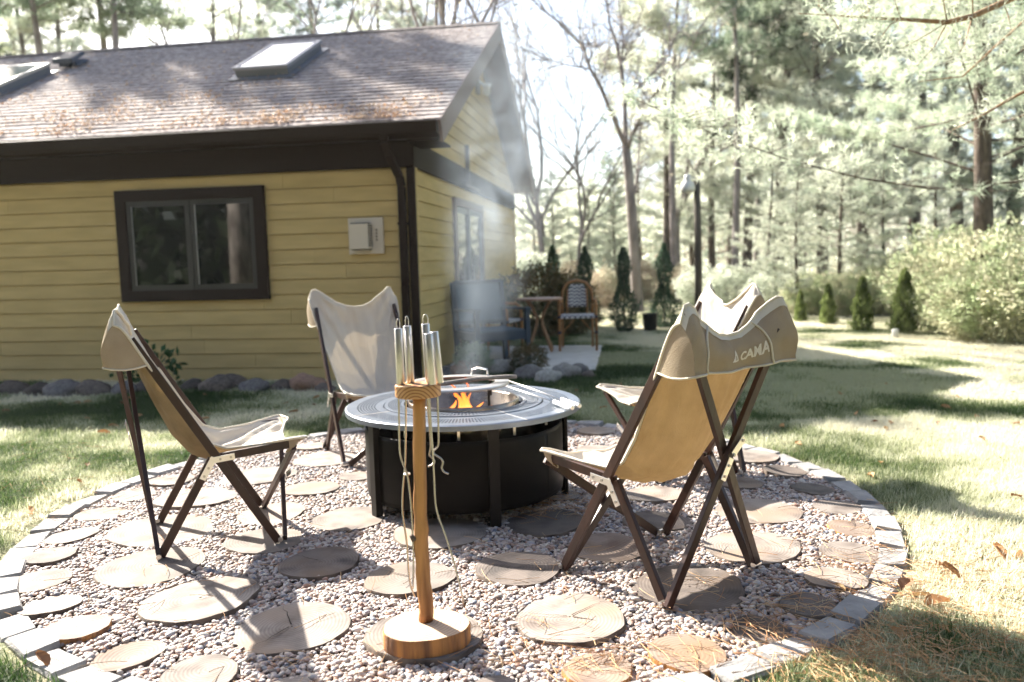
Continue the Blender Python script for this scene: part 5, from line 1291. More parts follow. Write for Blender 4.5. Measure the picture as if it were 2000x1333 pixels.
def mb_mesh(b, name, m, smooth=True):
    me = bpy.data.meshes.new(name); me.from_pydata(b.v, [], b.f); me.materials.append(m)
    if smooth: me.polygons.foreach_set('use_smooth', [True] * len(me.polygons))
    me.update(); return me
def plant(name, cat, label, group, loc, rz, sc, parts, foll=None):
    """parts: list of (name, mesh, material or None); the material sits on the object so copies can share the mesh"""
    t = empty(name, loc, rz, label=label, cat=cat, group=group); t.scale = (sc, sc, sc) if not hasattr(sc, '__len__') else sc
    for (nm, me, m) in parts:
        o = link_mesh(nm, me, t)
        if m is not None:
            o.material_slots[0].link = 'OBJECT'; o.material_slots[0].material = m
    return t
PINES = []
for sd, a_ in enumerate([(9, .18, 2.3, 62, 1700), (9, .35, 1.9, 50, 1400), (9, .12, 2.0, 70, 1800)]):
    wd, V, F = pine_meshes(sd + 3, *a_, blade=.17, wid=.0085, per=17)
    PINES.append((mb_mesh(wd, 'pine_trunk', M_BARK), np_mesh('pine_crown', V, F, F_PALE)))
# thin forest trunks: long bare stem and a light top
wd, V, F = pine_meshes(21, 9, .55, 1.5, 34, 1100, blade=.22, wid=.011, per=11, r0=.09); THIN = (mb_mesh(wd, 'pine_trunk', M_BARKL), np_mesh('pine_crown', V, F, F_PALE))

def bare_tree_meshes(seed, h, r0, spread, leafn, fork=None):
    rg = np.random.default_rng(seed); wood = MB(); tips = []
    def grow(p, d, L_, r, lev):
        n = 4; pts = [p]; dd = d
        for i in range(n):
            dd = dd + rg.normal(0, .10, 3) + np.array([0, 0, .05]); dd = dd / np.linalg.norm(dd); pts.append(pts[-1] + dd * L_ / n)
        wood.tube(pts, [r * (1 - .40 * i / n) for i in range(n + 1)], 7 if lev < 2 else 4 if lev < 4 else 3, cap=False)
        if lev >= 6 or r < .004: tips.append(pts[-1]); return
        if lev >= 3: tips.append(pts[2])
        kk = 3 if lev in (0, 1) else 2
        for k in range(kk):
            ax = rg.normal(0, 1, 3); ax -= dd * ax.dot(dd); ax /= np.linalg.norm(ax); s = spread * rg.uniform(.6, 1.25)
            nd = dd * cos(s) + ax * sin(s); grow(pts[-1] if k < 2 else pts[-2], nd, L_ * rg.uniform(.68, .86), r * .62, lev + 1)
        if lev >= 1 and rg.random() < .7:
            ax = rg.normal(0, 1, 3); ax -= dd * ax.dot(dd); ax /= np.linalg.norm(ax); grow(pts[2], dd * .6 + ax * .8, L_ * .6, r * .45, lev + 2)
    grow(np.array([0, 0, -.1]), np.array([0, 0, 1.]), h * .31, r0, 0)
    T = np.array(tips); C = T[rg.integers(0, len(T), leafn)] + rg.normal(0, .22, (leafn, 3)); D_ = rand_dirs(leafn, rg); V, F = quads(C, D_, rg.uniform(.04, .09, leafn), .02, rg)
    return wood, V, F
BARE = []
for s_, args in enumerate([(11, 9, .115, .46, 1500), (12, 9, .09, .42, 900), (14, 9, .10, .55, 4200)]):
    wd, V, F = bare_tree_meshes(*args); BARE.append((mb_mesh(wd, 'branches', M_BARKL), np_mesh('leaf_crown', V, F, F_WARM)))

def blob_foliage(seed, rx, ry, rz_, n, L_, W_, hollow=.55, up=.3, blade_mode=False, lumps=.35):
    rg = np.random.default_rng(seed); d = rand_dirs(n, rg); r = hollow + (1 - hollow) * rg.random(n) ** .6
    nz = np.array([mn.noise(Vector((a_[0] * 2.2 + seed, a_[1] * 2.2, a_[2] * 2.2))) + .5 * mn.noise(Vector((a_[0] * 5, a_[1] * 5 + seed, a_[2] * 5))) for a_ in d])
    r = r * (1 + lumps * nz); C = d * r[:, None] * np.array([rx, ry, rz_]); C[:, 2] += rz_ * .98; C[:, 2] = np.maximum(C[:, 2], .02)
    D_ = d * .6 + rand_dirs(n, rg) * .8 + np.array([0, 0, up]); D_ /= np.linalg.norm(D_, axis=1, keepdims=True)
    return (blades if blade_mode else quads)(C, D_, L_ * rg.uniform(.6, 1.3, n), W_, rg)
def stems(seed, rx, h, n, r=.012):
    rg = np.random.default_rng(seed); b = MB()
    for i in range(n):
        a_ = rg.uniform(0, 6.28); q = rx * rg.uniform(.3, .8); b.tube([(0.03 * cos(a_), .03 * sin(a_), -.03), (q * .4 * cos(a_), q * .4 * sin(a_), h * .4), (q * cos(a_), q * sin(a_), h * rg.uniform(.7, .95))], [r, r * .7, r * .3], 4, cap=False)
    return b
SHR = []
for i in range(3):
    V, F = blob_foliage(40 + i, 1, 1, .8, 9000, .085, .022); SHR.append((mb_mesh(stems(60 + i, .9, 1.4, 16), 'stems', M_BARKL), np_mesh('foliage', V, F, F_SHRUB)))
V, F = blob_foliage(50, .5, .5, .42, 5200, .055, .012); BUSH = (mb_mesh(stems(70, .4, .7, 12, .006), 'stems', M_BARK), np_mesh('foliage', V, F, F_BUSH))
def spire(seed, h, r, n, wasp=.0):
    rg = np.random.default_rng(seed); t = rg.random(n) ** 1.15; a_ = rg.uniform(0, 6.28, n)
    rr = r * (1 - t) ** .65 * (1 + wasp * np.sin(t * 11 + seed)) * (.55 + .55 * rg.random(n)) * (1 + .22 * np.sin(a_ * 3 + t * 17 + seed) + .12 * np.sin(a_ * 7 - t * 31)); rr = rr * np.clip(t * 14 + .5, 0, 1)
    C = np.stack([rr * np.cos(a_), rr * np.sin(a_), t * h + .03], 1); D_ = np.stack([np.cos(a_) * .45, np.sin(a_) * .45, np.ones(n)], 1) + rg.normal(0, .25, (n, 3)); D_ /= np.linalg.norm(D_, axis=1, keepdims=True)
    return quads(C, D_, .085 * rg.uniform(.6, 1.3, n), .014, rg)
TALLC = []
for i in range(2):
    V, F = spire(80 + i, 2.0, .36, 4600, .42); TALLC.append((mb_mesh(MB().tube([(0, 0, -.05), (0, 0, 1.5)], [.03, .01], 6), 'stem', M_BARK), np_mesh('foliage', V, F, F_YEW)))
V, F = spire(90, .8, .22, 2300, .10); CONE = (mb_mesh(MB().tube([(0, 0, -.05), (0, 0, .6)], [.015, .006], 6), 'stem', M_BARK), np_mesh('foliage', V, F, F_CONE))

def tr(kind, px, Y, sc, rz, m, label, cat='tree', group='forest trees beyond the lawn'):
    c = hpx(px, Y); parts = {'P0': PINES[0], 'P1': PINES[1], 'P2': PINES[2], 'T': THIN, 'B0': BARE[0], 'B1': BARE[1], 'B2': BARE[2]}[kind]
    nm = 'bare_tree' if kind[0] == 'B' else 'pine_tree'
    return plant(nm, cat, label, group, (c.x, c.y, -.02), rz, sc, [('branches' if kind[0] == 'B' else 'trunk', parts[0], None), ('leaf_crown' if kind[0] == 'B' else 'crown', parts[1], m)])
# bare deciduous tree in the middle and others
def forked_tree():
    Y = 17.2; b = MB(); rg = np.random.default_rng(31); tips = []
    def limb_(pts, r0_, r1_, dy):
        m = len(pts); P_ = [vp(x, y, Y + dy * i / max(1, m - 1)) for i, (x, y) in enumerate(pts)]
        b.tube(P_, [r0_ + (r1_ - r0_) * i / (m - 1) for i in range(m)], 8, cap=False)
        return P_
    def twigs(P_, n, L_):
        for _ in range(n):
            i = rg.integers(1, len(P_)); p_ = P_[i - 1].lerp(P_[i], rg.random()); d = (P_[i] - P_[i - 1]).normalized() * .8 + Vector(rg.normal(0, .7, 3)) + Vector((0, 0, .35))
            d.normalize(); l = L_ * rg.uniform(.5, 1.2); q = [p_, p_ + d * l * .5 + Vector(rg.normal(0, .05, 3)), p_ + d * l + Vector(rg.normal(0, .1, 3)) + Vector((0, 0, .1))]
            b.tube(q, [.016, .010, .005], 4, cap=False)
            for _k in range(4):
                a_ = q[0].lerp(q[2], rg.uniform(.3, 1)); e = a_ + (d * .5 + Vector(rg.normal(0, .6, 3))) * l * .45; b.tube([a_, e], [.007, .0035], 3, cap=False); tips.append(tuple(e)); tips.append(tuple(a_.lerp(e, .5)))
    g0 = hpx(1247, Y); base = [g0 + Vector((0, 0, -.1))]
    tk = [g0 + Vector((0, 0, -.1)), vp(1243, 560, Y), vp(1238, 470, Y), vp(1233, 400, Y), vp(1226, 320, Y), vp(1222, 285, Y)]
    b.tube(tk, [.135, .12, .112, .105, .095, .085], 10, cap=False)
    ls = [([(1222, 286), (1211, 261), (1190, 210), (1172, 168), (1151, 132), (1139, 90), (1094, 45), (1060, 20), (1030, -10)], .055, .012, -1.2), ([(1222, 286), (1221, 240), (1220, 204), (1214, 135), (1205, 90), (1190, 45), (1184, -10)], .060, .018, .5),
          ([(1213, 130), (1218, 80), (1211, 30), (1206, -20)], .025, .012, 1.0), ([(1220, 204), (1250, 168), (1280, 138), (1307, 108), (1313, 81), (1331, 54), (1350, 20)], .035, .010, 1.4), ([(1224, 296), (1236, 262), (1250, 234), (1268, 198), (1289, 171), (1319, 138), (1340, 120), (1367, 54)], .050, .010, -1.5),
          ([(1150, 135), (1110, 128), (1075, 118), (1040, 115)], .018, .006, -.8), ([(1170, 165), (1182, 128), (1176, 105), (1160, 80)], .014, .005, 1), ([(1236, 400), (1246, 330), (1252, 240), (1262, 180)], .025, .010, 1.6)]
    for pts, a_, c_, dy in ls: twigs(limb_(pts, a_, c_, dy), 16, .9)
    T = np.array(tips); C = T[rg.integers(0, len(T), 1300)] + rg.normal(0, .08, (1300, 3)); V, F = quads(C, rand_dirs(1300, rg), rg.uniform(.03, .07, 1300), .016, rg)
    t = empty('bare_tree', (0, 0, 0), label='tall bare grey tree forking high, behind the bistro chair', cat='tree', group='bare trees')
    b.build('branches', M_BARKL, t, smooth=True); link_mesh('leaf_crown', np_mesh('leaf_crown', V, F, F_WARM), t)
forked_tree()
tr('B2', 1050, 30, 1.05, 2.0, F_PALE, 'pale leafy slender tree in the sky gap right of the gable', group='bare trees')
tr('B0', 1125, 27, .85, 5.0, F_WARM, 'fine-twigged tree between the gable and the tall bare tree', group='bare trees')
tr('B1', 1075, 23, 1.15, 1.0, F_WARM, 'slender bare tree beyond the gable end of the house', group='bare trees')
tr('B2', 1330, 26, 1.3, 4.0, F_WARM, 'leafy tan tree behind the tall bare grey one', group='bare trees')
tr('B1', 930, 19, 1.35, 3.3, F_WARM, 'bare tree rising behind the roof peak', group='bare trees')
tr('B0', 830, 24, 1.25, .4, F_WARM, 'bare tree behind the roof, left of the peak', group='bare trees')
tr('B2', 560, 21, 1.15, 1.7, F_MID, 'twiggy green tree behind the middle of the roof', group='bare trees')
# screening pines on the right
ROWS = [('P2', 1190, 34, .62, 'low pale pine far beyond the patio'), ('P0', 1115, 38, .60, 'distant hazy pine in the gap right of the house'), ('P0', 1045, 33, .55, 'distant hazy pine touching the house corner'), ('P2', 1078, 30, .50, 'pale young pine just right of the house corner'), ('P1', 1150, 33, .52, 'pale young pine behind the upright junipers, left of the bare tree'), ('P2', 1205, 27, .46, 'pale young pine at the foot of the tall bare tree'),
 ('P1', 1300, 24, 1.05, 'slim pine right of the tall bare tree'), ('T', 1315, 20.5, 1.15, 'thin bare-stemmed pine left of the lamp post'), ('P2', 1395, 27, 1.1, 'tall grey-green pine behind the lamp post'),
 ('T', 1440, 21, 1.2, 'thin pine right of the lamp post'), ('P0', 1465, 25, 1.25, 'bushy grey-green pine right of the lamp post'), ('P1', 1525, 23, 1.35, 'large dark-trunked pine with a forked stem'), ('T', 1560, 24, 1.2, 'thin pine just right of the large forked one'),
 ('P2', 1600, 22, 1.3, 'tall pine filling the gap right of the forked one'), ('P0', 1690, 20, 1.25, 'broad pine behind the first cone shrubs'), ('P2', 1790, 22, 1.4, 'broad pine behind the last cone shrubs'), ('P1', 1860, 19, 1.35, 'pine behind the big foreground trunk'), ('P0', 1980, 18, 1.3, 'pine at the right edge of the view'), ('P2', 2090, 16, 1.3, 'pine just past the right edge'),
 ('P0', 1250, 31, .70, 'mid-height pine behind the upright junipers'), ('T', 1480, 29, 1.25, 'far thin pine left of the forked pine'), ('P1', 1150, 29, .42, 'short pine behind the bistro armchair'), ('P1', 1430, 34, 1.3, 'far pine left of the forked one'), ('P0', 1560, 33, 1.5, 'far tall pine on the right'), ('P2', 1350, 37, 1.1, 'far hazy pine behind the lamp post')]
for i, (k_, px, Y, sc, lab) in enumerate(ROWS):
    m = F_PALE if i % 9 else F_MID
    if 'dark-trunked' in lab: m = F_DARK
    tr(k_, px, Y, sc, i * 1.7, m, lab)
# small light pines in front of the forest
for (k_, px, Y, sc, lab, m) in [('P2', 1560, 15.2, .34, 'young feathery pine left of the first cone shrub', F_PALE), ('P0', 1640, 15.8, .42, 'young pale pine behind the cone shrubs', F_PALE), ('P2', 1730, 15.5, .40, 'young bright pine behind the third cone shrub', F_PALE), ('P0', 1500, 17.5, .40, 'young pine beneath the forked one', F_PALE), ('P2', 1820, 14.5, .36, 'young bright pine left of the big foreground trunk', F_PALE)]:
    tr(k_, px, Y, sc, px, m, lab, group='young pines at the lawn edge')
# trees behind the house
for (k_, px, Y, sc, lab, m) in [('P2', 8, 24, .90, 'dark green pine at the upper left corner', F_DARK), ('P0', 95, 34, 1.75, 'yellowish tree left behind the roof', F_SHRUB), ('P2', 165, 36, 1.9, 'pale tree behind the roof, right of the yellowish one', F_PALE),
 ('P0', 430, 35, 1.75, 'pale pine behind the roof, left of the skylight', F_PALE), ('P2', 520, 37, 1.85, 'broad pale pine right above the skylight', F_PALE), ('P0', 650, 34, 1.7, 'greener pine behind the roof above the skylight', F_MID), ('P2', 745, 37, 1.75, 'pine behind the roof, right of the skylight', F_PALE), ('P1', 820, 35, 1.5, 'hazy pine behind the roof, nearest its peak', F_PALE), ('P2', 45, 38, 2.0, 'pale tall tree behind the far left of the roof', F_PALE)]:
    tr(k_, px, Y, sc, px * .7, m, lab, group='trees behind the house')
# tall trees up-sun whose crowns dapple the roof
for (x, y, sc, k_, lab) in [(-9.9, 17.6, 1.30, 1, 'tall thin-trunked pine behind the far left end of the house'), (-8.0, 17.0, 1.25, 1, 'tall thin-trunked pine behind the house, right of its twin'), (-9.0, 18.6, 1.38, 1, 'tallest thin-trunked pine behind the house, between two others'), (-11.6, 18.0, 1.35, 1, 'tall thin-trunked pine behind the house, farthest left of its group')]:
    plant('pine_tree', 'tree', lab, 'trees behind the house', (x, y, 0), x, sc, [('trunk', THIN[0], None), ('crown', THIN[1], F_MID)])

# the near white pine at the right, its boughs hanging into the view
bp0 = hpx(1908, 11.4)
wd, V, F = pine_meshes(33, 8.2, .24, 3.9, 58, 4700, blade=.125, wid=.0052, per=26, r0=.155, asym=radians(200), lean=-.01, droop=.05)
plant('pine_tree', 'tree', 'big white pine with a thick brown trunk and sunlit drooping boughs, right', None, (bp0.x, bp0.y, 0), 0, 1, [('trunk', mb_mesh(wd, 'pine_trunk_big', M_BARK), None), ('crown', np_mesh('pine_crown_big', V, F, F_NEAR), None)])
# a second one standing outside the frame, one limb reaching in at the top right
tx = Vector((5.35, 6.6, 0)); lb = MB()
limb = [tx + Vector((0, 0, 3.9)), vp(2040, -30, 6.3), vp(1960, 5, 6.1), vp(1900, 32, 6.0), vp(1850, 44, 5.95), vp(1760, 38, 5.9), vp(1680, 34, 5.85), vp(1620, 30, 5.8), vp(1560, 27, 5.75)]
lb.tube(limb, [.055, .030, .022, .020, .018, .013, .009, .006, .003], 8)
tk = MB(); tk.tube([tx + Vector((0, 0, -.1)), tx + Vector((.05, 0, 2)), tx + Vector((0, .05, 4)), tx + Vector((.1, 0, 8))], [.19, .16, .13, .05], 12)
rg = np.random.default_rng(5); twp = []
def twig(a_, b_, r=.006):
    m_ = a_.lerp(b_, .5) + Vector(rg.normal(0, .03, 3)); lb.tube([a_, m_, b_], [r, r * .7, r * .4], 5); twp.extend([a_.lerp(b_, t) for t in (.5, .7, .85, 1.0)])
for (i, q) in [(4, (1840, -20)), (5, (1740, -30)), (5, (1720, 75)), (6, (1690, -10)), (6, (1700, 20)), (4, (1760, 95)), (3, (1905, -60)), (4, (1790, 130)), (3, (1870, 110)), (7, (1640, 60)), (7, (1600, -10)), (2, (1975, 60))]:
    twig(limb[i], vp(q[0], q[1], limb[i].y - .1))
l2 = [vp(2060, 150, 6.4), vp(1980, 190, 6.4), vp(1920, 225, 6.4), vp(1860, 255, 6.4)]; lb.tube([tx + Vector((0, 0, 2.9))] + l2, [.04, .016, .012, .008, .004], 6); twp.extend(l2)
l3 = [vp(2050, 0, 6.6), vp(1985, 55, 6.6), vp(1940, 95, 6.6), vp(1880, 150, 6.6), vp(1790, 160, 6.6)]; lb.tube([tx + Vector((0, 0, 3.4))] + l3, [.04, .014, .012, .009, .007, .003], 6); twp.extend(l3)
C = np.array([tuple(q) for q in twp]); per = 60; Cb = np.repeat(C, per, 0) + rg.normal(0, .07, (len(C) * per, 3)); Db = rand_dirs(len(Cb), rg) + np.array([-.3, 0, .1]); Db /= np.linalg.norm(Db, axis=1, keepdims=True)
V1, F1 = blades(Cb, Db, .11 * rg.uniform(.7, 1.2, len(Cb)), .0016, rg)
# upper crown, out of view
Cc = np.array([tx.x, tx.y, 6.2]) + rand_dirs(5200, rg) * (rg.random(5200) ** .5)[:, None] * np.array([1.9, 1.9, 1.6]); Dc = rand_dirs(5200, rg); V2, F2 = blades(Cc, Dc, .2, .01, rg)
V = np.concatenate([V1, V2]); F = np.concatenate([F1, F2 + len(V1)])
t = empty('pine_tree', (0, 0, 0), label='white pine outside the frame whose brown limb reaches in at the top right', cat='tree')
tk.build('trunk', M_BARK, t, smooth=True); lb.build('limb', mat('golden_bark', (.34, .20, .10), .8, col2=(.20, .11, .06), nscale=14, bump=.6), t, smooth=True); link_mesh('crown', np_mesh('limb_needles', V, F, F_NEAR), t)

# upright junipers and cone shrubs
for (px, Y, h, k_, lab) in [(1080, 14.5, 1.16, 0, 'upright juniper farthest left, rising over the bush by the table'), (1143, 13.6, 1.10, 1, 'upright juniper behind the bistro armchair'), (1218, 12.7, 1.05, 0, 'upright juniper in front of the tall bare tree'), (1297, 13.3, 1.12, 1, 'upright juniper rightmost of the four, left of the lamp post')]:
    c = hpx(px, Y); plant('upright_juniper', 'shrub', lab, 'upright junipers beyond the patio', (c.x, c.y, 0), px, (.58, .56, h * .40 + .24), [('stem', TALLC[k_][0], None), ('foliage', TALLC[k_][1], None)])
for (px, py, s, lab) in [(1563, 632, .72, 'small cone-shaped shrub nearest the chairs, leftmost of four'), (1617, 637, .88, 'small cone-shaped shrub second from the left of four'), (1683, 650, 1.05, 'small cone-shaped shrub third from the left of four'), (1765, 655, 1.2, 'small cone-shaped shrub rightmost of four, beside the white pot')]:
    c = gp(px, py); plant('cone_shrub', 'shrub', lab, 'small cone shrubs at the lawn edge', (c.x, c.y, 0), px, (s * .66, s * .62, s * .9), [('stem', CONE[0], None), ('foliage', CONE[1], None)])
# rank undergrowth at the right and along the forest edge
UG = [(1880, 12.6, .95, 'tall pale weedy shrub left of the big pine trunk'), (1965, 11.0, .95, 'bright leafy shrub at the right edge of the view'), (1830, 13.5, .75, 'bright leafy shrub behind the rightmost cone shrub'), (1925, 10.3, .62, 'low bright shrub in front of the big pine trunk'), (2040, 9.8, .8, 'leafy shrub cut by the right edge of the view'), (1780, 14.6, .7, 'pale shrub behind the white pot'), (1850, 11.4, .5, 'low weedy shrub at the lawn edge, right'),
      (1700, 15.0, .55, 'pale low shrub between the middle cone shrubs'), (1640, 15.0, .5, 'pale low shrub behind the second cone shrub'), (1580, 15.4, .5, 'pale low shrub behind the leftmost cone shrub'), (1505, 16.5, .55, 'pale shrub right of the far canvas chair top'), (1430, 18, .6, 'pale shrub behind the far canvas chair top'), (1370, 19, .6, 'pale shrub behind the lamp post'), (1180, 19, .6, 'tan shrub left of the tall bare tree'), (1250, 22, .7, 'tan shrub right of the tall bare tree'), (1120, 21, .7, 'tan shrub behind the bistro armchair'), (1330, 20, .6, 'tan shrub left of the lamp post'), (1010, 20, .9, 'hazy shrub beyond the house corner')]
for i, (px, Y, s, lab) in enumerate(UG):
    c = hpx(px, Y); sh_ = SHR[i % 3]; m = F_SHRUB if i < 10 else (F_WARM if 'tan' in lab else F_PALE)
    plant('leafy_shrub', 'shrub', lab, 'shrubs along the lawn edge', (c.x, c.y, 0), i * 1.1, (s * 1.15, s, s), [('stems', sh_[0], None), ('foliage', sh_[1], m)])
# bush behind the bistro table and the small one by the slab
c = hpx(1050, 12.3); plant('bush', 'bush', 'dark leafy bush with a few red leaves behind the bistro table', None, (c.x, c.y, 0), .4, (1.5, 1.1, 1.35), [('stems', BUSH[0], None), ('foliage', BUSH[1], F_BUSH)])
c = hpx(1110, 12.6); plant('bush', 'bush', 'rounded olive bush behind the bistro armchair', None, (c.x, c.y, 0), 1.4, (1.0, .9, 1.1), [('stems', BUSH[0], None), ('foliage', BUSH[1], F_BUSH)])
c = gp(1032, 732); plant('bush', 'bush', 'small round dark green shrub at the front of the patio slab', None, (c.x, c.y, 0), 1.0, .40, [('stems', BUSH[0], None), ('foliage', BUSH[1], F_BUSH)])
c = gp(925, 738); plant('feathery_plant', 'plant', 'grey-green feathery plant in the smoke in front of the dark armchair', None, (c.x, c.y, 0), 2.0, (.42, .40, .44), [('stems', BUSH[0], None), ('foliage', BUSH[1], F_MID)])
c = gp(262, 772); V, F = blob_foliage(97, .30, .12, .22, 170, .085, .03, lumps=.5)
plant('broadleaf_plant', 'plant', 'broad-leaved green plant growing among the boulders behind the left chair', None, (c.x, c.y + .35, 0), 0, 1.0, [('stems', mb_mesh(stems(98, .3, .4, 8, .004), 'stems', M_BARK), None), ('foliage', np_mesh('foliage', V, F, foliage_mat('broadleaf', (.03, .09, .03), (.05, .13, .04), .3)), None)])
# far woods closing the view, beyond the trees one can tell apart
def far_woods():
    rg = np.random.default_rng(77); n = 17000; x = rg.uniform(-30, 60, n); y = 42 + rg.uniform(0, 7, n) + np.abs(x - 12) * .05
    hh_ = np.array([5.5 + 5.5 * max(0, min(1, (a_ - 9) / 12)) + 2.2 * mn.noise(Vector((a_ * .22, 0, 0))) for a_ in x]); hh_ = np.where(x < 5, np.minimum(hh_, 4.8), hh_); z = hh_ * rg.random(n) ** .8
    C = np.stack([x, y, z], 1); D_ = rand_dirs(n, rg) * .8 + np.array([0, 0, .2]); V, F = quads(C, D_, .55 * rg.uniform(.6, 1.4, n), .16, rg)
    tag(link_mesh('far_woods', np_mesh('far_woods', V, F, F_PALE)), 'far pale wood closing the view beyond the forest trees', 'woods', kind='stuff')
far_woods()
# woods at the photographer's back, mirrored in the window
def back_woods():
    rg = np.random.default_rng(78); n = 15000; a_ = rg.uniform(radians(188), radians(352), n); r = rg.uniform(11, 17, n); z = rg.uniform(0, 11, n) ** .95
    C = np.stack([r * np.cos(a_), r * np.sin(a_), z], 1); D_ = rand_dirs(n, rg); V, F = quads(C, D_, .75 * rg.uniform(.6, 1.4, n), .22, rg)
    tag(link_mesh('woods_behind', np_mesh('woods_behind', V, F, F_DARK)), 'dark woods behind the photographer, mirrored in the house window', 'woods', kind='stuff')
    b = MB()
    for i in range(26):
        t_ = radians(192 + i * 6 + rg.uniform(-2, 2)); q = rg.uniform(9.5, 12); x, y = q * cos(t_), q * sin(t_); b.tube([(x, y, -.1), (x + .1, y, 5), (x, y + .1, 11)], [.16, .13, .08], 7)
    tag(b.build('tree_trunks_behind', M_BARKL, smooth=True), 'trunks of the woods behind the photographer', 'woods', kind='stuff')
back_woods()
b = MB(); b.tube([(-8.0, .9, -.1), (-7.95, .95, 2.5), (-8.05, 1.0, 6), (-8.0, 1.0, 11)], [.26, .23, .20, .12], 14)
t = empty('birch_tree', (0, 0, 0), label='pale sunlit trunk seen only mirrored in the right pane of the house window', cat='tree')
b.build('trunk', mat('birch_bark', (.62, .56, .52), .8, col2=(.18, .15, .14), nscale=9, stretch=(1, 1, .35), bump=.6), t, smooth=True)
V, F = blob_foliage(93, 1.6, 1.6, 1.8, 2500, .3, .08); V[:, 0] -= 8; V[:, 1] += 1; V[:, 2] += 7.5; link_mesh('crown', np_mesh('birch_crown', V, F, F_WARM), t)

# lamp post, bin, pot, pale box
pp = hpx(1364, 12.1); ptop = vp(1361, 347, 12.1).z
lp = empty('lamp_post', pp, label='dark wooden post with a white lantern head near its top', cat='lamp post')
MB().tube([(0, 0, -.1), (.0, 0, 1.2), (-.02, 0, ptop)], [.060, .056, .048], 12).build('post', mat('post_wood', (.10, .085, .07), .9, bump=.6), lp, smooth=True)
lh = MB(); zc = vp(1345, 362, 12.1).z; xx = (vp(1344, 360, 12.1) - pp).x
lh.lathe([(0, zc + .16), (.045, zc + .15), (.06, zc + .10), (.05, zc + .06), (.09, zc + .03), (.11, zc - .05), (.095, zc - .11), (.0, zc - .13)], (xx - .01, -.02, 0), 20)
lo = lh.build('lantern', M_WHITE, lp, smooth=True); MB().bar((xx, -.01, zc + .10), (0, 0, zc + .10), .03, .03).build('bracket', M_WHITE, lo)
bn_ = gp(1270, 650); MB_b = MB(); MB_b.lathe([(0, 0), (.10, 0), (.125, .30), (.13, .31), (.12, .31), (.10, .02)], bn_, 24)
tag(MB_b.build('plant_pot', mat('black_plastic', (.012, .014, .016), .4), smooth=True), 'tall black pot standing on the lawn between two upright junipers', 'pot')
pb = gp(1748, 664); MBp = MB(); MBp.lathe([(0, 0), (.045, 0), (.045, .14), (.03, .15), (.0, .15)], pb, 20)
tag(MBp.build('white_canister', M_WHITE, smooth=True), 'small white canister at the lawn edge beside the rightmost cone shrub', 'canister')
q0 = hpx(1705, 17.5); q1 = hpx(1880, 17.5); bx = MB(); bx.hexa([(q0.x, 17.5, 0), (q1.x, 17.2, 0), (q1.x, 19, 0), (q0.x, 19, 0), (q0.x, 17.5, .47), (q1.x, 17.2, .47), (q1.x, 19, .47), (q0.x, 19, .47)])
tag(bx.build('low_pale_deck', mat('pink_deck', (.62, .48, .42), .8)), 'low pinkish deck among the shrubs behind the cone shrubs', 'deck')

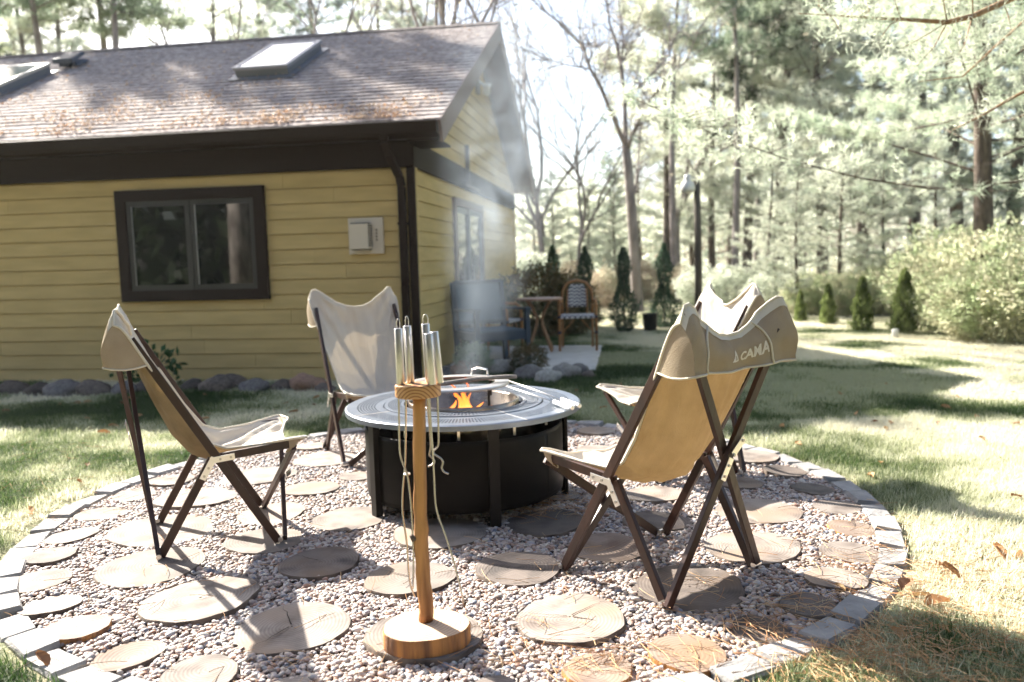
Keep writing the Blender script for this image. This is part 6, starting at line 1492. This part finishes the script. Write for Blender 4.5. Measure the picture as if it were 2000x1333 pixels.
# ------------------------------------------------------------------ smoke
def smoke():
    a_ = FP + Vector((.02, .05, .45)); b_ = Vector((.12, 10.4, 3.8)); d = (b_ - a_); Ls = d.length; q = d.to_track_quat('Z', 'Y')
    bl = MB(); n = 20; prof = [(.02, 0), (.13, .12), (.24, .5), (.40, 1.3), (.65, 2.6), (1.0, 4.2), (1.35, Ls - .5), (.4, Ls)]
    bl.lathe([(0, 0)] + prof + [(0, Ls)], (0, 0, 0), n)
    m = bpy.data.materials.new('smoke'); m.use_nodes = True; N = m.node_tree.nodes; L = m.node_tree.links; N.clear()
    out = N.new('ShaderNodeOutputMaterial'); v = N.new('ShaderNodeVolumePrincipled'); v.inputs['Color'].default_value = (.74, .86, 1.0, 1); v.inputs['Anisotropy'].default_value = .25
    tc = N.new('ShaderNodeTexCoord'); sp_ = N.new('ShaderNodeSeparateXYZ'); L.new(tc.outputs['Object'], sp_.inputs[0])
    ln = N.new('ShaderNodeVectorMath'); ln.operation = 'MULTIPLY'; ln.inputs[1].default_value = (1, 1, 0); L.new(tc.outputs['Object'], ln.inputs[0])
    le = N.new('ShaderNodeVectorMath'); le.operation = 'LENGTH'; L.new(ln.outputs[0], le.inputs[0])
    rad_ = N.new('ShaderNodeMapRange'); rad_.inputs['From Max'].default_value = Ls; rad_.inputs['To Min'].default_value = .13; rad_.inputs['To Max'].default_value = 1.4; L.new(sp_.outputs['Z'], rad_.inputs['Value'])
    dv = N.new('ShaderNodeMath'); dv.operation = 'DIVIDE'; L.new(le.outputs['Value'], dv.inputs[0]); L.new(rad_.outputs[0], dv.inputs[1])
    fo = N.new('ShaderNodeMapRange'); fo.interpolation_type = 'SMOOTHSTEP'; fo.inputs['From Min'].default_value = .1; fo.inputs['From Max'].default_value = .9; fo.inputs['To Min'].default_value = 1; fo.inputs['To Max'].default_value = 0; L.new(dv.outputs[0], fo.inputs['Value'])
    mp = N.new('ShaderNodeMapping'); mp.inputs['Scale'].default_value = (1.5, 1.5, .85); L.new(tc.outputs['Object'], mp.inputs[0])
    nz = N.new('ShaderNodeTexNoise'); nz.inputs['Scale'].default_value = 1.8; nz.inputs['Detail'].default_value = 6; nz.inputs['Distortion'].default_value = 1.2; L.new(mp.outputs[0], nz.inputs['Vector'])
    nr = N.new('ShaderNodeMapRange'); nr.inputs['From Min'].default_value = .40; nr.inputs['From Max'].default_value = .72; L.new(nz.outputs['Fac'], nr.inputs['Value'])
    fz = N.new('ShaderNodeMapRange'); fz.inputs['From Max'].default_value = Ls; fz.inputs['To Min'].default_value = .75; fz.inputs['To Max'].default_value = .20; L.new(sp_.outputs['Z'], fz.inputs['Value'])
    m1 = N.new('ShaderNodeMath'); m1.operation = 'MULTIPLY'; L.new(fo.outputs[0], m1.inputs[0]); L.new(nr.outputs[0], m1.inputs[1])
    m2 = N.new('ShaderNodeMath'); m2.operation = 'MULTIPLY'; L.new(m1.outputs[0], m2.inputs[0]); L.new(fz.outputs[0], m2.inputs[1])
    L.new(m2.outputs[0], v.inputs['Density']); L.new(v.outputs[0], out.inputs['Volume'])
    o = bl.build('smoke', m); o.rotation_mode = 'QUATERNION'; o.rotation_quaternion = q; o.location = a_
    tag(o, 'blue-white wood smoke drifting from the fire pit past the house gable', 'smoke', kind='stuff')
smoke()

# ------------------------------------------------------------------ haze
HAZE = True
if HAZE:
    hz = MB(); hz.hexa([(-58, -30, -1.1), (75, -30, -1.1), (75, 62, -1.1), (-58, 62, -1.1), (-58, -30, 22.5), (75, -30, 22.5), (75, 62, 22.5), (-58, 62, 22.5)])
    m = bpy.data.materials.new('haze'); m.use_nodes = True; N = m.node_tree.nodes; L = m.node_tree.links; N.clear(); out = N.new('ShaderNodeOutputMaterial'); v = N.new('ShaderNodeVolumePrincipled')
    v.inputs['Color'].default_value = (.95, .97, 1, 1); v.inputs['Density'].default_value = .0005; v.inputs['Anisotropy'].default_value = .3; L.new(v.outputs[0], out.inputs['Volume'])
    try: m.cycles.homogeneous_volume = True
    except Exception: pass
    ho = hz.build('haze', m); tag(ho, 'bright sunlit haze hanging in the air over the garden', 'haze', kind='stuff')
